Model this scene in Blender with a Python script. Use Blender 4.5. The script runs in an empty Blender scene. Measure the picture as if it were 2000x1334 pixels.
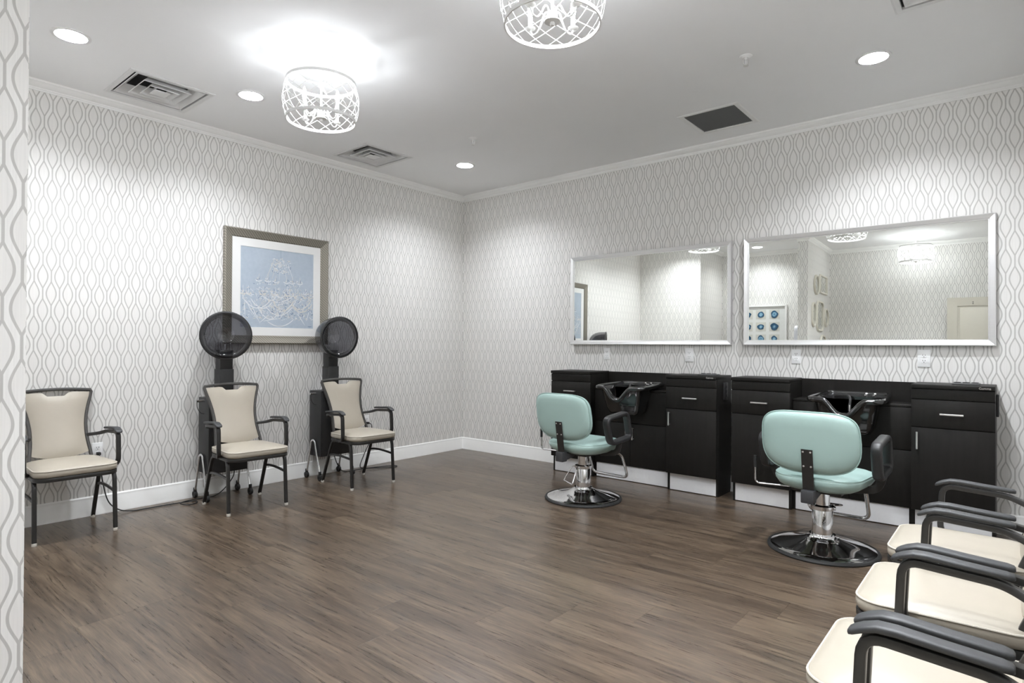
import bpy, bmesh, math, random
from mathutils import Vector, Matrix
random.seed(7)
PI = math.pi
sin, cos, rad = math.sin, math.cos, math.radians
SC = bpy.context.scene
COL = SC.collection

# ------------------------------------------------------------------ camera
def make_camera():
    f, yaw, pit, roll = 1178.11, rad(39.9335), rad(0.3708), rad(0.2881)
    a = Vector((-sin(yaw) * cos(pit), cos(yaw) * cos(pit), sin(pit)))
    r = Vector((cos(yaw), sin(yaw), 0)); u = r.cross(a)
    r2 = r * cos(roll) + u * sin(roll); u2 = -r * sin(roll) + u * cos(roll)
    cd = bpy.data.cameras.new('camera'); co = bpy.data.objects.new('camera', cd); COL.objects.link(co)
    cd.sensor_fit = 'HORIZONTAL'; cd.sensor_width = 36.0; cd.lens = f * 36.0 / 2000.0
    cd.clip_start = 0.02; cd.clip_end = 60
    M = Matrix((r2, u2, -a)).transposed().to_4x4(); M.translation = Vector((5.1598, -5.2342, 1.2505))
    co.matrix_world = M
    SC.camera = co
make_camera()

# ------------------------------------------------------------------ world, exposure, light levels
w = bpy.data.worlds.new('world'); SC.world = w; w.use_nodes = True
w.node_tree.nodes['Background'].inputs[0].default_value = (0.8, 0.82, 0.85, 1)
w.node_tree.nodes['Background'].inputs[1].default_value = 0.3
SC.view_settings.view_transform = 'Standard'; SC.view_settings.look = 'None'
SC.view_settings.exposure = 1.52; SC.view_settings.gamma = 1.0
SC.view_settings.use_curve_mapping = False
SC.cycles.max_bounces = 12; SC.cycles.diffuse_bounces = 7; SC.cycles.transparent_max_bounces = 16
SC.cycles.caustics_reflective = False; SC.cycles.caustics_refractive = False
L_DOWN = 530.0     # radiance of the recessed downlight lamps
L_BULB = 80.0     # radiance of the candle bulbs
CEIL = 3.05

# ------------------------------------------------------------------ node helpers / materials
def new_mat(name):
    m = bpy.data.materials.new(name); m.use_nodes = True
    nt = m.node_tree; b = nt.nodes['Principled BSDF']
    return m, nt, b
def N(nt, t, **k):
    n = nt.nodes.new(t)
    for a, v in k.items(): setattr(n, a, v)
    return n
def math_n(nt, op, a, b=None, c=None):
    n = nt.nodes.new('ShaderNodeMath'); n.operation = op
    for i, v in enumerate((a, b, c)):
        if v is None: continue
        if isinstance(v, (int, float)): n.inputs[i].default_value = v
        else: nt.links.new(v, n.inputs[i])
    return n.outputs[0]
def mixc(nt, f, a, b, blend='MIX'):
    n = nt.nodes.new('ShaderNodeMix'); n.data_type = 'RGBA'; n.blend_type = blend
    for i, v in ((0, f), (6, a), (7, b)):
        if isinstance(v, (int, float)): n.inputs[i].default_value = v
        elif isinstance(v, tuple): n.inputs[i].default_value = (v[0], v[1], v[2], 1)
        else: nt.links.new(v, n.inputs[i])
    return n.outputs[2]
def noise(nt, vec, scale, detail=3, rough=0.5):
    n = nt.nodes.new('ShaderNodeTexNoise'); n.inputs['Scale'].default_value = scale
    n.inputs['Detail'].default_value = detail; n.inputs['Roughness'].default_value = rough
    if vec is not None: nt.links.new(vec, n.inputs['Vector'])
    return n.outputs['Fac']
def mapping(nt, vec, scale=(1, 1, 1), loc=(0, 0, 0)):
    n = nt.nodes.new('ShaderNodeMapping'); n.inputs['Scale'].default_value = scale; n.inputs['Location'].default_value = loc
    nt.links.new(vec, n.inputs['Vector']); return n.outputs[0]
def bump(nt, b, h, strength=0.2, dist=0.002):
    n = nt.nodes.new('ShaderNodeBump'); n.inputs['Strength'].default_value = strength; n.inputs['Distance'].default_value = dist
    nt.links.new(h, n.inputs['Height']); nt.links.new(n.outputs[0], b.inputs['Normal'])
MATS = {}
def mat(name, col, rough=0.5, metal=0.0, var=0.06, scale=30.0, bmp=0.0, coat=0.0, spec=0.5, emis=None):
    """Principled with a faint procedural tone variation and optional fine relief."""
    if name in MATS: return MATS[name]
    m, nt, b = new_mat(name)
    co = N(nt, 'ShaderNodeTexCoord').outputs['Object']
    f = noise(nt, co, scale, 4)
    lo = tuple(c * (1 - var) for c in col); hi = tuple(min(1, c * (1 + var)) for c in col)
    nt.links.new(mixc(nt, f, lo, hi), b.inputs['Base Color'])
    b.inputs['Roughness'].default_value = rough; b.inputs['Metallic'].default_value = metal
    b.inputs['Specular IOR Level'].default_value = spec
    b.inputs['Coat Weight'].default_value = coat; b.inputs['Coat Roughness'].default_value = 0.1
    if bmp: bump(nt, b, noise(nt, co, scale * 6, 3), bmp, 0.001)
    if emis:
        b.inputs['Emission Color'].default_value = (emis[0], emis[1], emis[2], 1); b.inputs['Emission Strength'].default_value = emis[3]
    MATS[name] = m; return m

def wallpaper(name, axis, u0, z0=2.903, W=0.04785, P=0.238):
    """Printed ogee trellis: lens shapes, paired grey lines and pale ribbons between them."""
    m, nt, b = new_mat(name)
    g = N(nt, 'ShaderNodeNewGeometry'); s = N(nt, 'ShaderNodeSeparateXYZ'); nt.links.new(g.outputs['Position'], s.inputs[0])
    u = math_n(nt, 'DIVIDE', math_n(nt, 'SUBTRACT', s.outputs['XY'.index(axis)], u0), W)
    v = math_n(nt, 'DIVIDE', math_n(nt, 'SUBTRACT', s.outputs[2], z0), P)
    i0 = math_n(nt, 'FLOOR', u); fu = math_n(nt, 'SUBTRACT', u, i0)
    par = math_n(nt, 'FLOORED_MODULO', i0, 2.0)
    th = math_n(nt, 'MULTIPLY', math_n(nt, 'ADD', v, math_n(nt, 'MULTIPLY', par, 0.5)), 2 * PI)
    c = math_n(nt, 'COSINE', th)
    g0 = math_n(nt, 'MAXIMUM', math_n(nt, 'MULTIPLY_ADD', c, 0.365, 0.218), 0.0)
    g1 = math_n(nt, 'MAXIMUM', math_n(nt, 'MULTIPLY_ADD', c, -0.365, 0.218), 0.0)
    s0 = math_n(nt, 'SUBTRACT', fu, g0)
    s1 = math_n(nt, 'SUBTRACT', math_n(nt, 'SUBTRACT', 1.0, fu), g1)
    d = math_n(nt, 'MINIMUM', math_n(nt, 'ABSOLUTE', s0), math_n(nt, 'ABSOLUTE', s1))
    def step(x, a, bb):
        n = N(nt, 'ShaderNodeMapRange', interpolation_type='SMOOTHSTEP'); nt.links.new(x, n.inputs[0])
        n.inputs[1].default_value = a; n.inputs[2].default_value = bb; n.inputs[3].default_value = 1; n.inputs[4].default_value = 0
        return n.outputs[0]
    line = step(d, 0.076, 0.098)
    lens = step(math_n(nt, 'MINIMUM', s0, s1), -0.01, 0.01)
    edge = math_n(nt, 'MULTIPLY', step(math_n(nt, 'ABSOLUTE', math_n(nt, 'SUBTRACT', d, 0.15)), 0.02, 0.05), 0.3)
    # vertical thread texture of the paper
    sc = (260.0, 260.0, 6.0)
    th1 = noise(nt, mapping(nt, g.outputs['Position'], sc), 1.0, 2)
    rib = (0.83, 0.822, 0.80); len_c = (0.805, 0.793, 0.77); lin_c = (0.53, 0.52, 0.50)
    c1 = mixc(nt, lens, mixc(nt, edge, rib, (0.85, 0.845, 0.825)), len_c)
    c2 = mixc(nt, line, c1, lin_c)
    k = math_n(nt, 'MULTIPLY_ADD', th1, 0.16, 0.92)
    vm = N(nt, 'ShaderNodeVectorMath', operation='SCALE'); nt.links.new(c2, vm.inputs[0]); nt.links.new(k, vm.inputs['Scale'])
    nt.links.new(vm.outputs[0], b.inputs['Base Color'])
    b.inputs['Roughness'].default_value = 0.62; b.inputs['Specular IOR Level'].default_value = 0.3
    bump(nt, b, th1, 0.08, 0.001)
    return m

def plank_material():
    m, nt, b = new_mat('vinyl_plank')
    g = N(nt, 'ShaderNodeNewGeometry'); oi = N(nt, 'ShaderNodeObjectInfo')
    cx = N(nt, 'ShaderNodeCombineXYZ')
    nt.links.new(math_n(nt, 'MULTIPLY', oi.outputs['Random'], 37.0), cx.inputs[0]); nt.links.new(math_n(nt, 'MULTIPLY', oi.outputs['Random'], 91.0), cx.inputs[1])
    ad = N(nt, 'ShaderNodeVectorMath', operation='ADD'); nt.links.new(g.outputs['Position'], ad.inputs[0]); nt.links.new(cx.outputs[0], ad.inputs[1])
    P = ad.outputs[0]
    warp = noise(nt, mapping(nt, P, (1.6, 5, 1)), 1.0, 3)
    wv = N(nt, 'ShaderNodeCombineXYZ'); nt.links.new(math_n(nt, 'MULTIPLY', warp, 0.055), wv.inputs[1])
    ad2 = N(nt, 'ShaderNodeVectorMath', operation='ADD'); nt.links.new(P, ad2.inputs[0]); nt.links.new(wv.outputs[0], ad2.inputs[1])
    broad = noise(nt, mapping(nt, ad2.outputs[0], (0.9, 11, 1)), 1.0, 6, 0.65)
    grain = noise(nt, mapping(nt, ad2.outputs[0], (3.5, 75, 1)), 1.0, 5, 0.7)
    fine = noise(nt, mapping(nt, P, (14, 420, 1)), 1.0, 2)
    blot = noise(nt, mapping(nt, P, (2.2, 7, 1)), 1.0, 4, 0.6)
    val = math_n(nt, 'ADD', math_n(nt, 'MULTIPLY', broad, 0.40), math_n(nt, 'ADD', math_n(nt, 'MULTIPLY', grain, 0.46), math_n(nt, 'MULTIPLY', fine, 0.16)))
    val = math_n(nt, 'ADD', val, math_n(nt, 'MULTIPLY_ADD', oi.outputs['Random'], 0.05, -0.025))
    r = N(nt, 'ShaderNodeValToRGB'); nt.links.new(val, r.inputs[0])
    e = r.color_ramp.elements
    e[0].position = 0.365; e[0].color = (0.0325, 0.0229, 0.0160, 1)
    e[1].position = 0.645; e[1].color = (0.1760, 0.1305, 0.0887, 1)
    for p, c in ((0.46, (0.0631, 0.0439, 0.0298, 1)), (0.515, (0.0937, 0.0661, 0.0452, 1)), (0.565, (0.1282, 0.0933, 0.0636, 1))):
        x = e.new(p); x.color = c
    # cool dark smudges in the print
    sm = N(nt, 'ShaderNodeMapRange'); nt.links.new(blot, sm.inputs[0]); sm.inputs[1].default_value = 0.56; sm.inputs[2].default_value = 0.74; sm.inputs[4].default_value = 0.6
    c2 = mixc(nt, sm.outputs[0], r.outputs[0], (0.042, 0.037, 0.034))
    nt.links.new(c2, b.inputs['Base Color'])
    rr = N(nt, 'ShaderNodeMapRange'); nt.links.new(grain, rr.inputs[0]); rr.inputs[3].default_value = 0.22; rr.inputs[4].default_value = 0.36
    nt.links.new(rr.outputs[0], b.inputs['Roughness'])
    b.inputs['Specular IOR Level'].default_value = 0.7
    bump(nt, b, grain, 0.10, 0.001)
    return m

def smoked_material(name='smoked_plastic', k=0.51):
    m = bpy.data.materials.new(name); m.use_nodes = True; nt = m.node_tree; nt.nodes.clear()
    out = N(nt, 'ShaderNodeOutputMaterial'); tr = N(nt, 'ShaderNodeBsdfTransparent'); gl = N(nt, 'ShaderNodeBsdfGlossy')
    df = N(nt, 'ShaderNodeBsdfDiffuse'); df.inputs[0].default_value = (0.03, 0.03, 0.035, 1)
    co = N(nt, 'ShaderNodeTexCoord').outputs['Object']; nz = noise(nt, co, 240, 2)
    sp = N(nt, 'ShaderNodeMapRange'); nt.links.new(nz, sp.inputs[0]); sp.inputs[1].default_value = 0.72; sp.inputs[2].default_value = 0.8
    cc = mixc(nt, sp.outputs[0], (k, k, k * 1.04), (0.7, 0.7, 0.7)); nt.links.new(cc, tr.inputs[0])
    gl.inputs['Roughness'].default_value = 0.06; gl.inputs[0].default_value = (0.9, 0.9, 0.9, 1)
    lw = N(nt, 'ShaderNodeLayerWeight'); lw.inputs[0].default_value = 0.5; lwf = math_n(nt, 'MULTIPLY_ADD', math_n(nt, 'POWER', lw.outputs['Facing'], 3.0), 0.45, 0.05)
    m1 = N(nt, 'ShaderNodeMixShader'); m1.inputs[0].default_value = 0.12; nt.links.new(tr.outputs[0], m1.inputs[1]); nt.links.new(df.outputs[0], m1.inputs[2])
    m2 = N(nt, 'ShaderNodeMixShader'); nt.links.new(lwf, m2.inputs[0]); nt.links.new(m1.outputs[0], m2.inputs[1]); nt.links.new(gl.outputs[0], m2.inputs[2])
    nt.links.new(m2.outputs[0], out.inputs[0]); return m

def ribbed_frame_material():
    m, nt, b = new_mat('ribbed_champagne_frame')
    co = N(nt, 'ShaderNodeTexCoord').outputs['Object']
    wv = N(nt, 'ShaderNodeTexWave', wave_type='BANDS', bands_direction='DIAGONAL'); nt.links.new(mapping(nt, co, (1, 0, 1)), wv.inputs[0]); wv.inputs['Scale'].default_value = 26
    wv.inputs['Distortion'].default_value = 0.4
    nt.links.new(mixc(nt, wv.outputs['Fac'], (0.20, 0.185, 0.155), (0.36, 0.335, 0.285)), b.inputs['Base Color'])
    b.inputs['Metallic'].default_value = 0.45; b.inputs['Roughness'].default_value = 0.42
    return m

def canvas_material():
    m, nt, b = new_mat('painted_canvas')
    co = N(nt, 'ShaderNodeTexCoord').outputs['Object']
    a = noise(nt, co, 5, 5, 0.6); c = noise(nt, co, 40, 4)
    k = mixc(nt, a, (0.34, 0.42, 0.51), (0.47, 0.535, 0.61)); k = mixc(nt, math_n(nt, 'MULTIPLY', c, 0.35), k, (0.62, 0.68, 0.76))
    nt.links.new(k, b.inputs['Base Color']); b.inputs['Roughness'].default_value = 0.6; bump(nt, b, c, 0.15)
    return m

def agate_material():
    m, nt, b = new_mat('agate_slice')
    co = N(nt, 'ShaderNodeTexCoord').outputs['Object']
    d = N(nt, 'ShaderNodeVectorMath', operation='LENGTH'); nt.links.new(co, d.inputs[0])
    nz = noise(nt, co, 22, 3)
    oi = N(nt, 'ShaderNodeObjectInfo')
    x = math_n(nt, 'ADD', math_n(nt, 'MULTIPLY', d.outputs['Value'], 14.0), math_n(nt, 'MULTIPLY', nz, 0.35))
    x = math_n(nt, 'ADD', x, math_n(nt, 'MULTIPLY', oi.outputs['Random'], 0.3))
    r = N(nt, 'ShaderNodeValToRGB'); nt.links.new(x, r.inputs[0]); e = r.color_ramp.elements
    e[0].position = 0.0; e[0].color = (0.20, 0.45, 0.62, 1); e[1].position = 1.0; e[1].color = (0.03, 0.09, 0.16, 1)
    for p, c in ((0.3, (0.05, 0.16, 0.30, 1)), (0.45, (0.45, 0.62, 0.70, 1)), (0.55, (0.06, 0.20, 0.36, 1)), (0.7, (0.30, 0.50, 0.62, 1)), (0.85, (0.06, 0.16, 0.28, 1))):
        y = e.new(p); y.color = c
    nt.links.new(r.outputs[0], b.inputs['Base Color']); b.inputs['Roughness'].default_value = 0.25
    return m

def brushed(name, col, rough=0.35):
    if name in MATS: return MATS[name]
    m, nt, b = new_mat(name)
    co = N(nt, 'ShaderNodeTexCoord').outputs['Object']; f = noise(nt, mapping(nt, co, (3, 3, 160)), 1.0, 3)
    nt.links.new(mixc(nt, f, tuple(c * 0.93 for c in col), col), b.inputs['Base Color'])
    b.inputs['Metallic'].default_value = 0.85; b.inputs['Roughness'].default_value = rough
    MATS[name] = m; return m

def wood_dark():
    m, nt, b = new_mat('espresso_laminate')
    co = N(nt, 'ShaderNodeTexCoord').outputs['Object']
    f = noise(nt, mapping(nt, co, (40, 40, 3)), 1.0, 4); 
    nt.links.new(mixc(nt, f, (0.0075, 0.0068, 0.0060), (0.0155, 0.0142, 0.0128)), b.inputs['Base Color'])
    b.inputs['Roughness'].default_value = 0.48; b.inputs['Specular IOR Level'].default_value = 0.22; bump(nt, b, f, 0.05, 0.001)
    return m

M_PAPER_A = wallpaper('ogee_paper_left', 'Y', -4.123); M_PAPER_B = wallpaper('ogee_paper_back', 'X', 5.054); M_PAPER_S = wallpaper('ogee_paper_stub', 'Y', -4.823)
M_PLANK = plank_material(); M_SMOKE = smoked_material(); M_SMOKE2 = smoked_material('smoked_rim', 0.20); M_RIB = ribbed_frame_material(); M_CANVAS = canvas_material(); M_AGATE = agate_material(); M_WOOD = wood_dark()
M_CEIL = mat('ceiling_paint', (0.90, 0.905, 0.91), 0.85, var=0.015, scale=3, bmp=0.04)
M_TRIM = mat('white_trim_paint', (0.90, 0.90, 0.885), 0.38, var=0.015)
M_WHITE = mat('white_enamel', (0.82, 0.82, 0.81), 0.35, var=0.02)
M_VENT = mat('vent_enamel', (0.76, 0.76, 0.76), 0.4, var=0.03)
M_DUCT = mat('duct_dark', (0.16, 0.16, 0.16), 0.7)
M_GRILLE = mat('grille_blade', (0.20, 0.20, 0.20), 0.5)
M_VINYL = mat('beige_vinyl', (0.41, 0.37, 0.305), 0.36, var=0.04, scale=14, bmp=0.05)
M_PIPE = mat('beige_piping', (0.56, 0.52, 0.45), 0.45)
M_BLACK = mat('black_powder_coat', (0.020, 0.019, 0.018), 0.36, var=0.2, scale=60)
M_BFRAME = mat('bronze_black_frame', (0.042, 0.039, 0.036), 0.40, var=0.25, scale=60)
M_PAD = mat('arm_pad_polymer', (0.034, 0.035, 0.037), 0.5, var=0.1, scale=80)
M_GLIDE = mat('clear_glide', (0.75, 0.72, 0.66), 0.3)
M_MINT = mat('mint_vinyl', (0.40, 0.555, 0.52), 0.40, var=0.035, scale=9, bmp=0.05)
M_CHROME = mat('chrome', (0.80, 0.80, 0.81), 0.07, 1.0, var=0.01)
M_RUBBER = mat('black_rubber', (0.018, 0.018, 0.018), 0.6)
M_PLASTIC = mat('black_plastic', (0.022, 0.022, 0.023), 0.42, var=0.1)
M_GLOSSB = mat('gloss_black_abs', (0.010, 0.010, 0.010), 0.12, var=0.1, coat=0.6)
M_SATIN = brushed('satin_nickel', (0.78, 0.77, 0.75), 0.28)
M_TOE = mat('toe_kick_aluminium', (0.84, 0.845, 0.86), 0.45, 0.0, var=0.03, scale=60)
M_SILVER = brushed('silver_mirror_frame', (0.86, 0.86, 0.86), 0.30)
M_OUT = mat('white_plastic', (0.93, 0.93, 0.93), 0.35, var=0.01)
M_SLOT = mat('outlet_slot', (0.05, 0.05, 0.05), 0.6)
M_MATB = mat('mat_board', (0.83, 0.83, 0.82), 0.8, var=0.01)
M_DOOR = mat('door_paint', (0.50, 0.475, 0.41), 0.45, var=0.02)
M_CREAM = mat('cream_frame', (0.74, 0.715, 0.63), 0.4, var=0.03)
M_BULB = mat('lit_bulb', (1, 1, 1), 0.3, emis=(0.95, 0.985, 1.03, L_BULB))
M_REFL = mat('downlight_reflector', (0.86, 0.86, 0.86), 0.28, 0.6, var=0.02)
def mirror_material():
    m, nt, b = new_mat('mirror_glass')
    co = N(nt, 'ShaderNodeTexCoord').outputs['Object']
    nt.links.new(mixc(nt, noise(nt, co, 2, 1), (0.885, 0.90, 0.865), (0.89, 0.905, 0.87)), b.inputs['Base Color'])
    b.inputs['Metallic'].default_value = 1.0; b.inputs['Roughness'].default_value = 0.0; return m
M_MIRROR = mirror_material()

# ------------------------------------------------------------------ mesh helpers
class MB:
    def __init__(s): s.v = []; s.f = []
    def add(s, vs, fs):
        o = len(s.v); s.v += [tuple(x) for x in vs]; s.f += [tuple(i + o for i in f) for f in fs]; return s
    def box(s, x0, x1, y0, y1, z0, z1, ch=0.0):
        if ch <= 0:
            vs = [(x, y, z) for x in (x0, x1) for y in (y0, y1) for z in (z0, z1)]
            return s.add(vs, [(0, 1, 3, 2), (4, 6, 7, 5), (0, 4, 5, 1), (2, 3, 7, 6), (0, 2, 6, 4), (1, 5, 7, 3)])
        bm = bmesh.new(); bmesh.ops.create_cube(bm, size=1.0)
        for v in bm.verts: v.co = ((x0 + x1) / 2 + v.co.x * (x1 - x0), (y0 + y1) / 2 + v.co.y * (y1 - y0), (z0 + z1) / 2 + v.co.z * (z1 - z0))
        bmesh.ops.bevel(bm, geom=list(bm.edges), offset=ch, segments=2, profile=0.5, affect='EDGES')
        bm.verts.index_update(); s.add([v.co[:] for v in bm.verts], [tuple(v.index for v in f.verts) for f in bm.faces]); bm.free(); return s
    def loft(s, rings, cap0=True, cap1=True, wrap=False):
        n = len(rings[0]); o = len(s.v)
        for r in rings: s.v += [tuple(p) for p in r]
        m = len(rings)
        for k in range(m if wrap else m - 1):
            a = o + k * n; b = o + ((k + 1) % m) * n
            for i in range(n):
                j = (i + 1) % n; s.f.append((a + i, a + j, b + j, b + i))
        if not wrap:
            if cap0: s.f.append(tuple(o + i for i in reversed(range(n))))
            if cap1: s.f.append(tuple(o + (m - 1) * n + i for i in range(n)))
        return s
    def tube(s, path, sec=0.01, n=8, ref=None, closed=False, caps=True):
        """sweep a round (float), elliptic (tuple) or polygon (list) section along a path"""
        P = [Vector(p) for p in path]; m = len(P)
        if isinstance(sec, (int, float)): sec = (sec, sec)
        if isinstance(sec, tuple): sec = [(sec[0] * cos(2 * PI * i / n), sec[1] * sin(2 * PI * i / n)) for i in range(n)]
        T = []
        for i in range(m):
            if closed: t = P[(i + 1) % m] - P[i - 1]
            else: t = P[min(i + 1, m - 1)] - P[max(i - 1, 0)]
            T.append(t.normalized())
        rings = []
        B = Vector(ref) if ref else None
        if B is None:
            B = Vector((0, 0, 1)) if abs(T[0].z) < 0.9 else Vector((1, 0, 0))
        for i in range(m):
            S = T[i].cross(B)
            if S.length < 1e-5: S = T[i].orthogonal()
            S.normalize(); Bn = S.cross(T[i]).normalized()
            if not ref: B = Bn
            rings.append([P[i] + S * a + Bn * b for a, b in sec])
        return s.loft(rings, caps, caps, wrap=closed)
    def lathe(s, prof, n=24, origin=(0, 0, 0), axis='Z', close=False):
        """profile of (radius, height)"""
        o = Vector(origin); rings = []
        for r, h in prof:
            r = max(r, 1e-5); ring = []
            for i in range(n):
                a = 2 * PI * i / n; p = (r * cos(a), r * sin(a), h)
                if axis == 'X': p = (h, p[0], p[1])
                elif axis == 'Y': p = (p[1], h, p[0])
                ring.append(o + Vector(p))
            rings.append(ring)
        return s.loft(rings, False, False, wrap=close)
    def prism(s, pts, a, b, axis='Z'):
        """extrude a 2-D polygon between a and b along an axis"""
        def P(p, h): return {'Z': (p[0], p[1], h), 'Y': (p[0], h, p[1]), 'X': (h, p[0], p[1])}[axis]
        return s.loft([[P(p, a) for p in pts], [P(p, b) for p in pts]])
    def xf(s, M):
        s.v = [tuple(M @ Vector(v)) for v in s.v]; return s
    def build(s, name, m, parent=None, smooth=40, kind=None, label=None):
        me = bpy.data.meshes.new(name); me.from_pydata(s.v, [], s.f); me.update()
        bm = bmesh.new(); bm.from_mesh(me); bmesh.ops.remove_doubles(bm, verts=bm.verts, dist=1e-6); bmesh.ops.recalc_face_normals(bm, faces=bm.faces); bm.to_mesh(me); bm.free()
        if smooth:
            me.shade_smooth(); me.set_sharp_from_angle(angle=rad(smooth))
        me.materials.append(m)
        o = bpy.data.objects.new(name, me); COL.objects.link(o)
        if parent is not None: o.parent = parent
        if kind: o['kind'] = kind
        if label: o['label'] = label
        return o

def tag(o, label, cat, group=None, kind=None):
    o['label'] = label; o['category'] = cat
    if group: o['group'] = group
    if kind: o['kind'] = kind
    return o
def thing(name, label, cat, loc=(0, 0, 0), rz=0.0, group=None):
    o = bpy.data.objects.new(name, None); COL.objects.link(o); o.empty_display_size = 0.1
    o.location = loc; o.rotation_euler = (0, 0, rz); return tag(o, label, cat, group)
def dup(root, loc, rz, label, group=None):
    def cp(o, par):
        c = o.copy(); COL.objects.link(c); c.parent = par
        for ch in [x for x in o.children]: cp(ch, c)
        return c
    r = cp(root, None); r.location = loc; r.rotation_euler = (0, 0, rz); r['label'] = label
    if group: r['group'] = group
    return r
def fillet(pts, r, seg=5, closed=False):
    P = [Vector(p) for p in pts]; n = len(P); out = []
    for i in range(n):
        if not closed and i in (0, n - 1): out.append(P[i]); continue
        a, b, c = P[i - 1], P[i], P[(i + 1) % n]
        rr = r[i] if isinstance(r, (list, tuple)) else r
        d1 = (a - b); d2 = (c - b); k = min(rr, d1.length * 0.49, d2.length * 0.49)
        p1 = b + d1.normalized() * k; p2 = b + d2.normalized() * k
        for j in range(seg + 1):
            t = j / seg; out.append(p1 * (1 - t) ** 2 + b * 2 * t * (1 - t) + p2 * t * t)
    return out
def smooth_path(pts, sub=6, closed=False):
    P = [Vector(p) for p in pts]; n = len(P); out = []
    for i in range(n if closed else n - 1):
        p0 = P[i - 1] if (closed or i > 0) else P[i]; p1 = P[i]; p2 = P[(i + 1) % n]; p3 = P[(i + 2) % n] if (closed or i + 2 < n) else p2
        for j in range(sub):
            t = j / sub
            out.append(0.5 * ((2 * p1) + (p2 - p0) * t + (2 * p0 - 5 * p1 + 4 * p2 - p3) * t * t + (3 * p1 - p0 - 3 * p2 + p3) * t ** 3))
    if not closed: out.append(P[-1])
    return out
def rect(a, b, r=0.0, seg=4):
    """rounded rectangle of half sizes a, b as a 2-D section"""
    if r <= 0: return [(-a, -b), (a, -b), (a, b), (-a, b)]
    o = []
    for cx, cy, s0 in ((a - r, b - r, 0), (-a + r, b - r, 1), (-a + r, -b + r, 2), (a - r, -b + r, 3)):
        for j in range(seg + 1):
            t = PI / 2 * (s0 + j / seg); o.append((cx + r * cos(t), cy + r * sin(t)))
    return o

# ------------------------------------------------------------------ room shell
XR = 5.385; YC = -4.764; YD = -5.80; YB = -6.25; XC = 1.12; XS0 = 2.65; XS = 2.79
DOOR0, DOOR1, DOORH = -5.93, -4.98, 2.15
POLY = [(0, 0), (0, YC), (XC, YC), (XC, YD), (XS0, YD), (XS0, YC), (XS, YC), (XS, YB), (XR, YB), (XR, 0)]
WN = ['wall_left', 'wall_near_left', 'wall_alcove_left', 'wall_alcove_back', 'wall_alcove_right', 'wall_stub_end', 'wall_stub', 'wall_front', 'wall_right', 'wall_back']
WM = [M_PAPER_A, M_PAPER_B, M_PAPER_A, M_PAPER_B, M_PAPER_S, M_PAPER_B, M_PAPER_S, M_PAPER_B, M_PAPER_S, M_PAPER_B]
WL = ['long wall in grey ogee trellis wallpaper behind the hair dryers', 'wallpapered wall facing the mirrors, seen in the small mirror', 'short wallpapered return of the alcove, seen in the small mirror',
      'wallpapered alcove wall holding the framed agate slices', 'hidden alcove side of the near wallpapered wall stub', 'narrow wallpapered end of the wall stub seen in the mirror',
      'wallpapered wall stub cut by the left picture edge', 'wallpapered wall behind the open door, seen in the large mirror', 'wallpapered wall behind the row of four armchairs', 'wallpapered wall behind the mirrors and black cabinets']
T = 0.10
for i, (a, b) in enumerate(zip(POLY, POLY[1:] + POLY[:1])):
    mb = MB()
    dx, dy = b[0] - a[0], b[1] - a[1]; L = math.hypot(dx, dy); nx, ny = dy / L, -dx / L      # outward normal
    t = 0.03 if WN[i] in ('wall_alcove_right', 'wall_stub_end', 'wall_stub') else T
    conv = {(XC, YC), (XS0, YC), (XS, YC)}; e0 = (0.0016 if a in conv else 0); e1 = (0.0008 if b in conv else 0)
    a = (a[0] + dx / L * e0, a[1] + dy / L * e0); b = (b[0] - dx / L * e1, b[1] - dy / L * e1)
    def slab(p, q, z0, z1):
        xs = sorted((p[0], q[0], p[0] + nx * t, q[0] + nx * t)); ys = sorted((p[1], q[1], p[1] + ny * t, q[1] + ny * t))
        mb.box(xs[0], xs[-1], ys[0], ys[-1], z0, z1)
    if WN[i] == 'wall_right':
        slab((XR, YB), (XR, DOOR0), 0, CEIL); slab((XR, DOOR1), (XR, 0), 0, CEIL); slab((XR, DOOR0), (XR, DOOR1), DOORH, CEIL)
    else: slab(a, b, 0, CEIL)
    tag(mb.build(WN[i], WM[i], smooth=0), WL[i], 'wall', kind='structure')

def sweep_trim(prof, path, name, label, m):
    """mitred moulding along interior corners; each straight run is its own object. prof = (out, z)"""
    n = len(path)
    def offs(k, d):
        p = Vector(path[k] + (0,)); 
        def nrm(a, b):
            v = (Vector(b) - Vector(a)).normalized(); return Vector((-v.y, v.x, 0))
        ns = []
        if k > 0: ns.append(nrm(path[k - 1], path[k]))
        if k < n - 1: ns.append(nrm(path[k], path[k + 1]))
        if len(ns) == 1: return p + ns[0] * d
        return p + (ns[0] + ns[1]) * d / (1 + ns[0].dot(ns[1]))
    for k in range(n - 1):
        rings = [[tuple(offs(q, d))[:2] + (z,) for d, z in prof] for q in (k, k + 1)]
        o = MB().loft(rings).build(name, m, smooth=30); o['kind'] = 'structure'
        o['label'] = label + ' ' + ('along ' + WL[SEGS[k]] if SEGS else ''); o['label'] = ' '.join(o['label'].split()[:16]); o['category'] = 'trim'
crown = [(0, CEIL - 0.066), (0.008, CEIL - 0.066), (0.010, CEIL - 0.057), (0.014, CEIL - 0.055), (0.016, CEIL - 0.046), (0.028, CEIL - 0.040), (0.040, CEIL - 0.026), (0.046, CEIL - 0.016), (0.050, CEIL - 0.014), (0.052, CEIL - 0.002), (0.056, CEIL), (0, CEIL)]
base = [(0, 0), (0.019, 0), (0.019, 0.012), (0.013, 0.026), (0.013, 0.112), (0.010, 0.118), (0.010, 0.131), (0.006, 0.136), (0.003, 0.140), (0, 0.140)]
SEGS = list(range(10))
def trim_label(kind, k): return {'trim': 'white crown moulding above the ', 'base': 'white baseboard below the '}[kind] + WL[k].split(',')[0]
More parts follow.
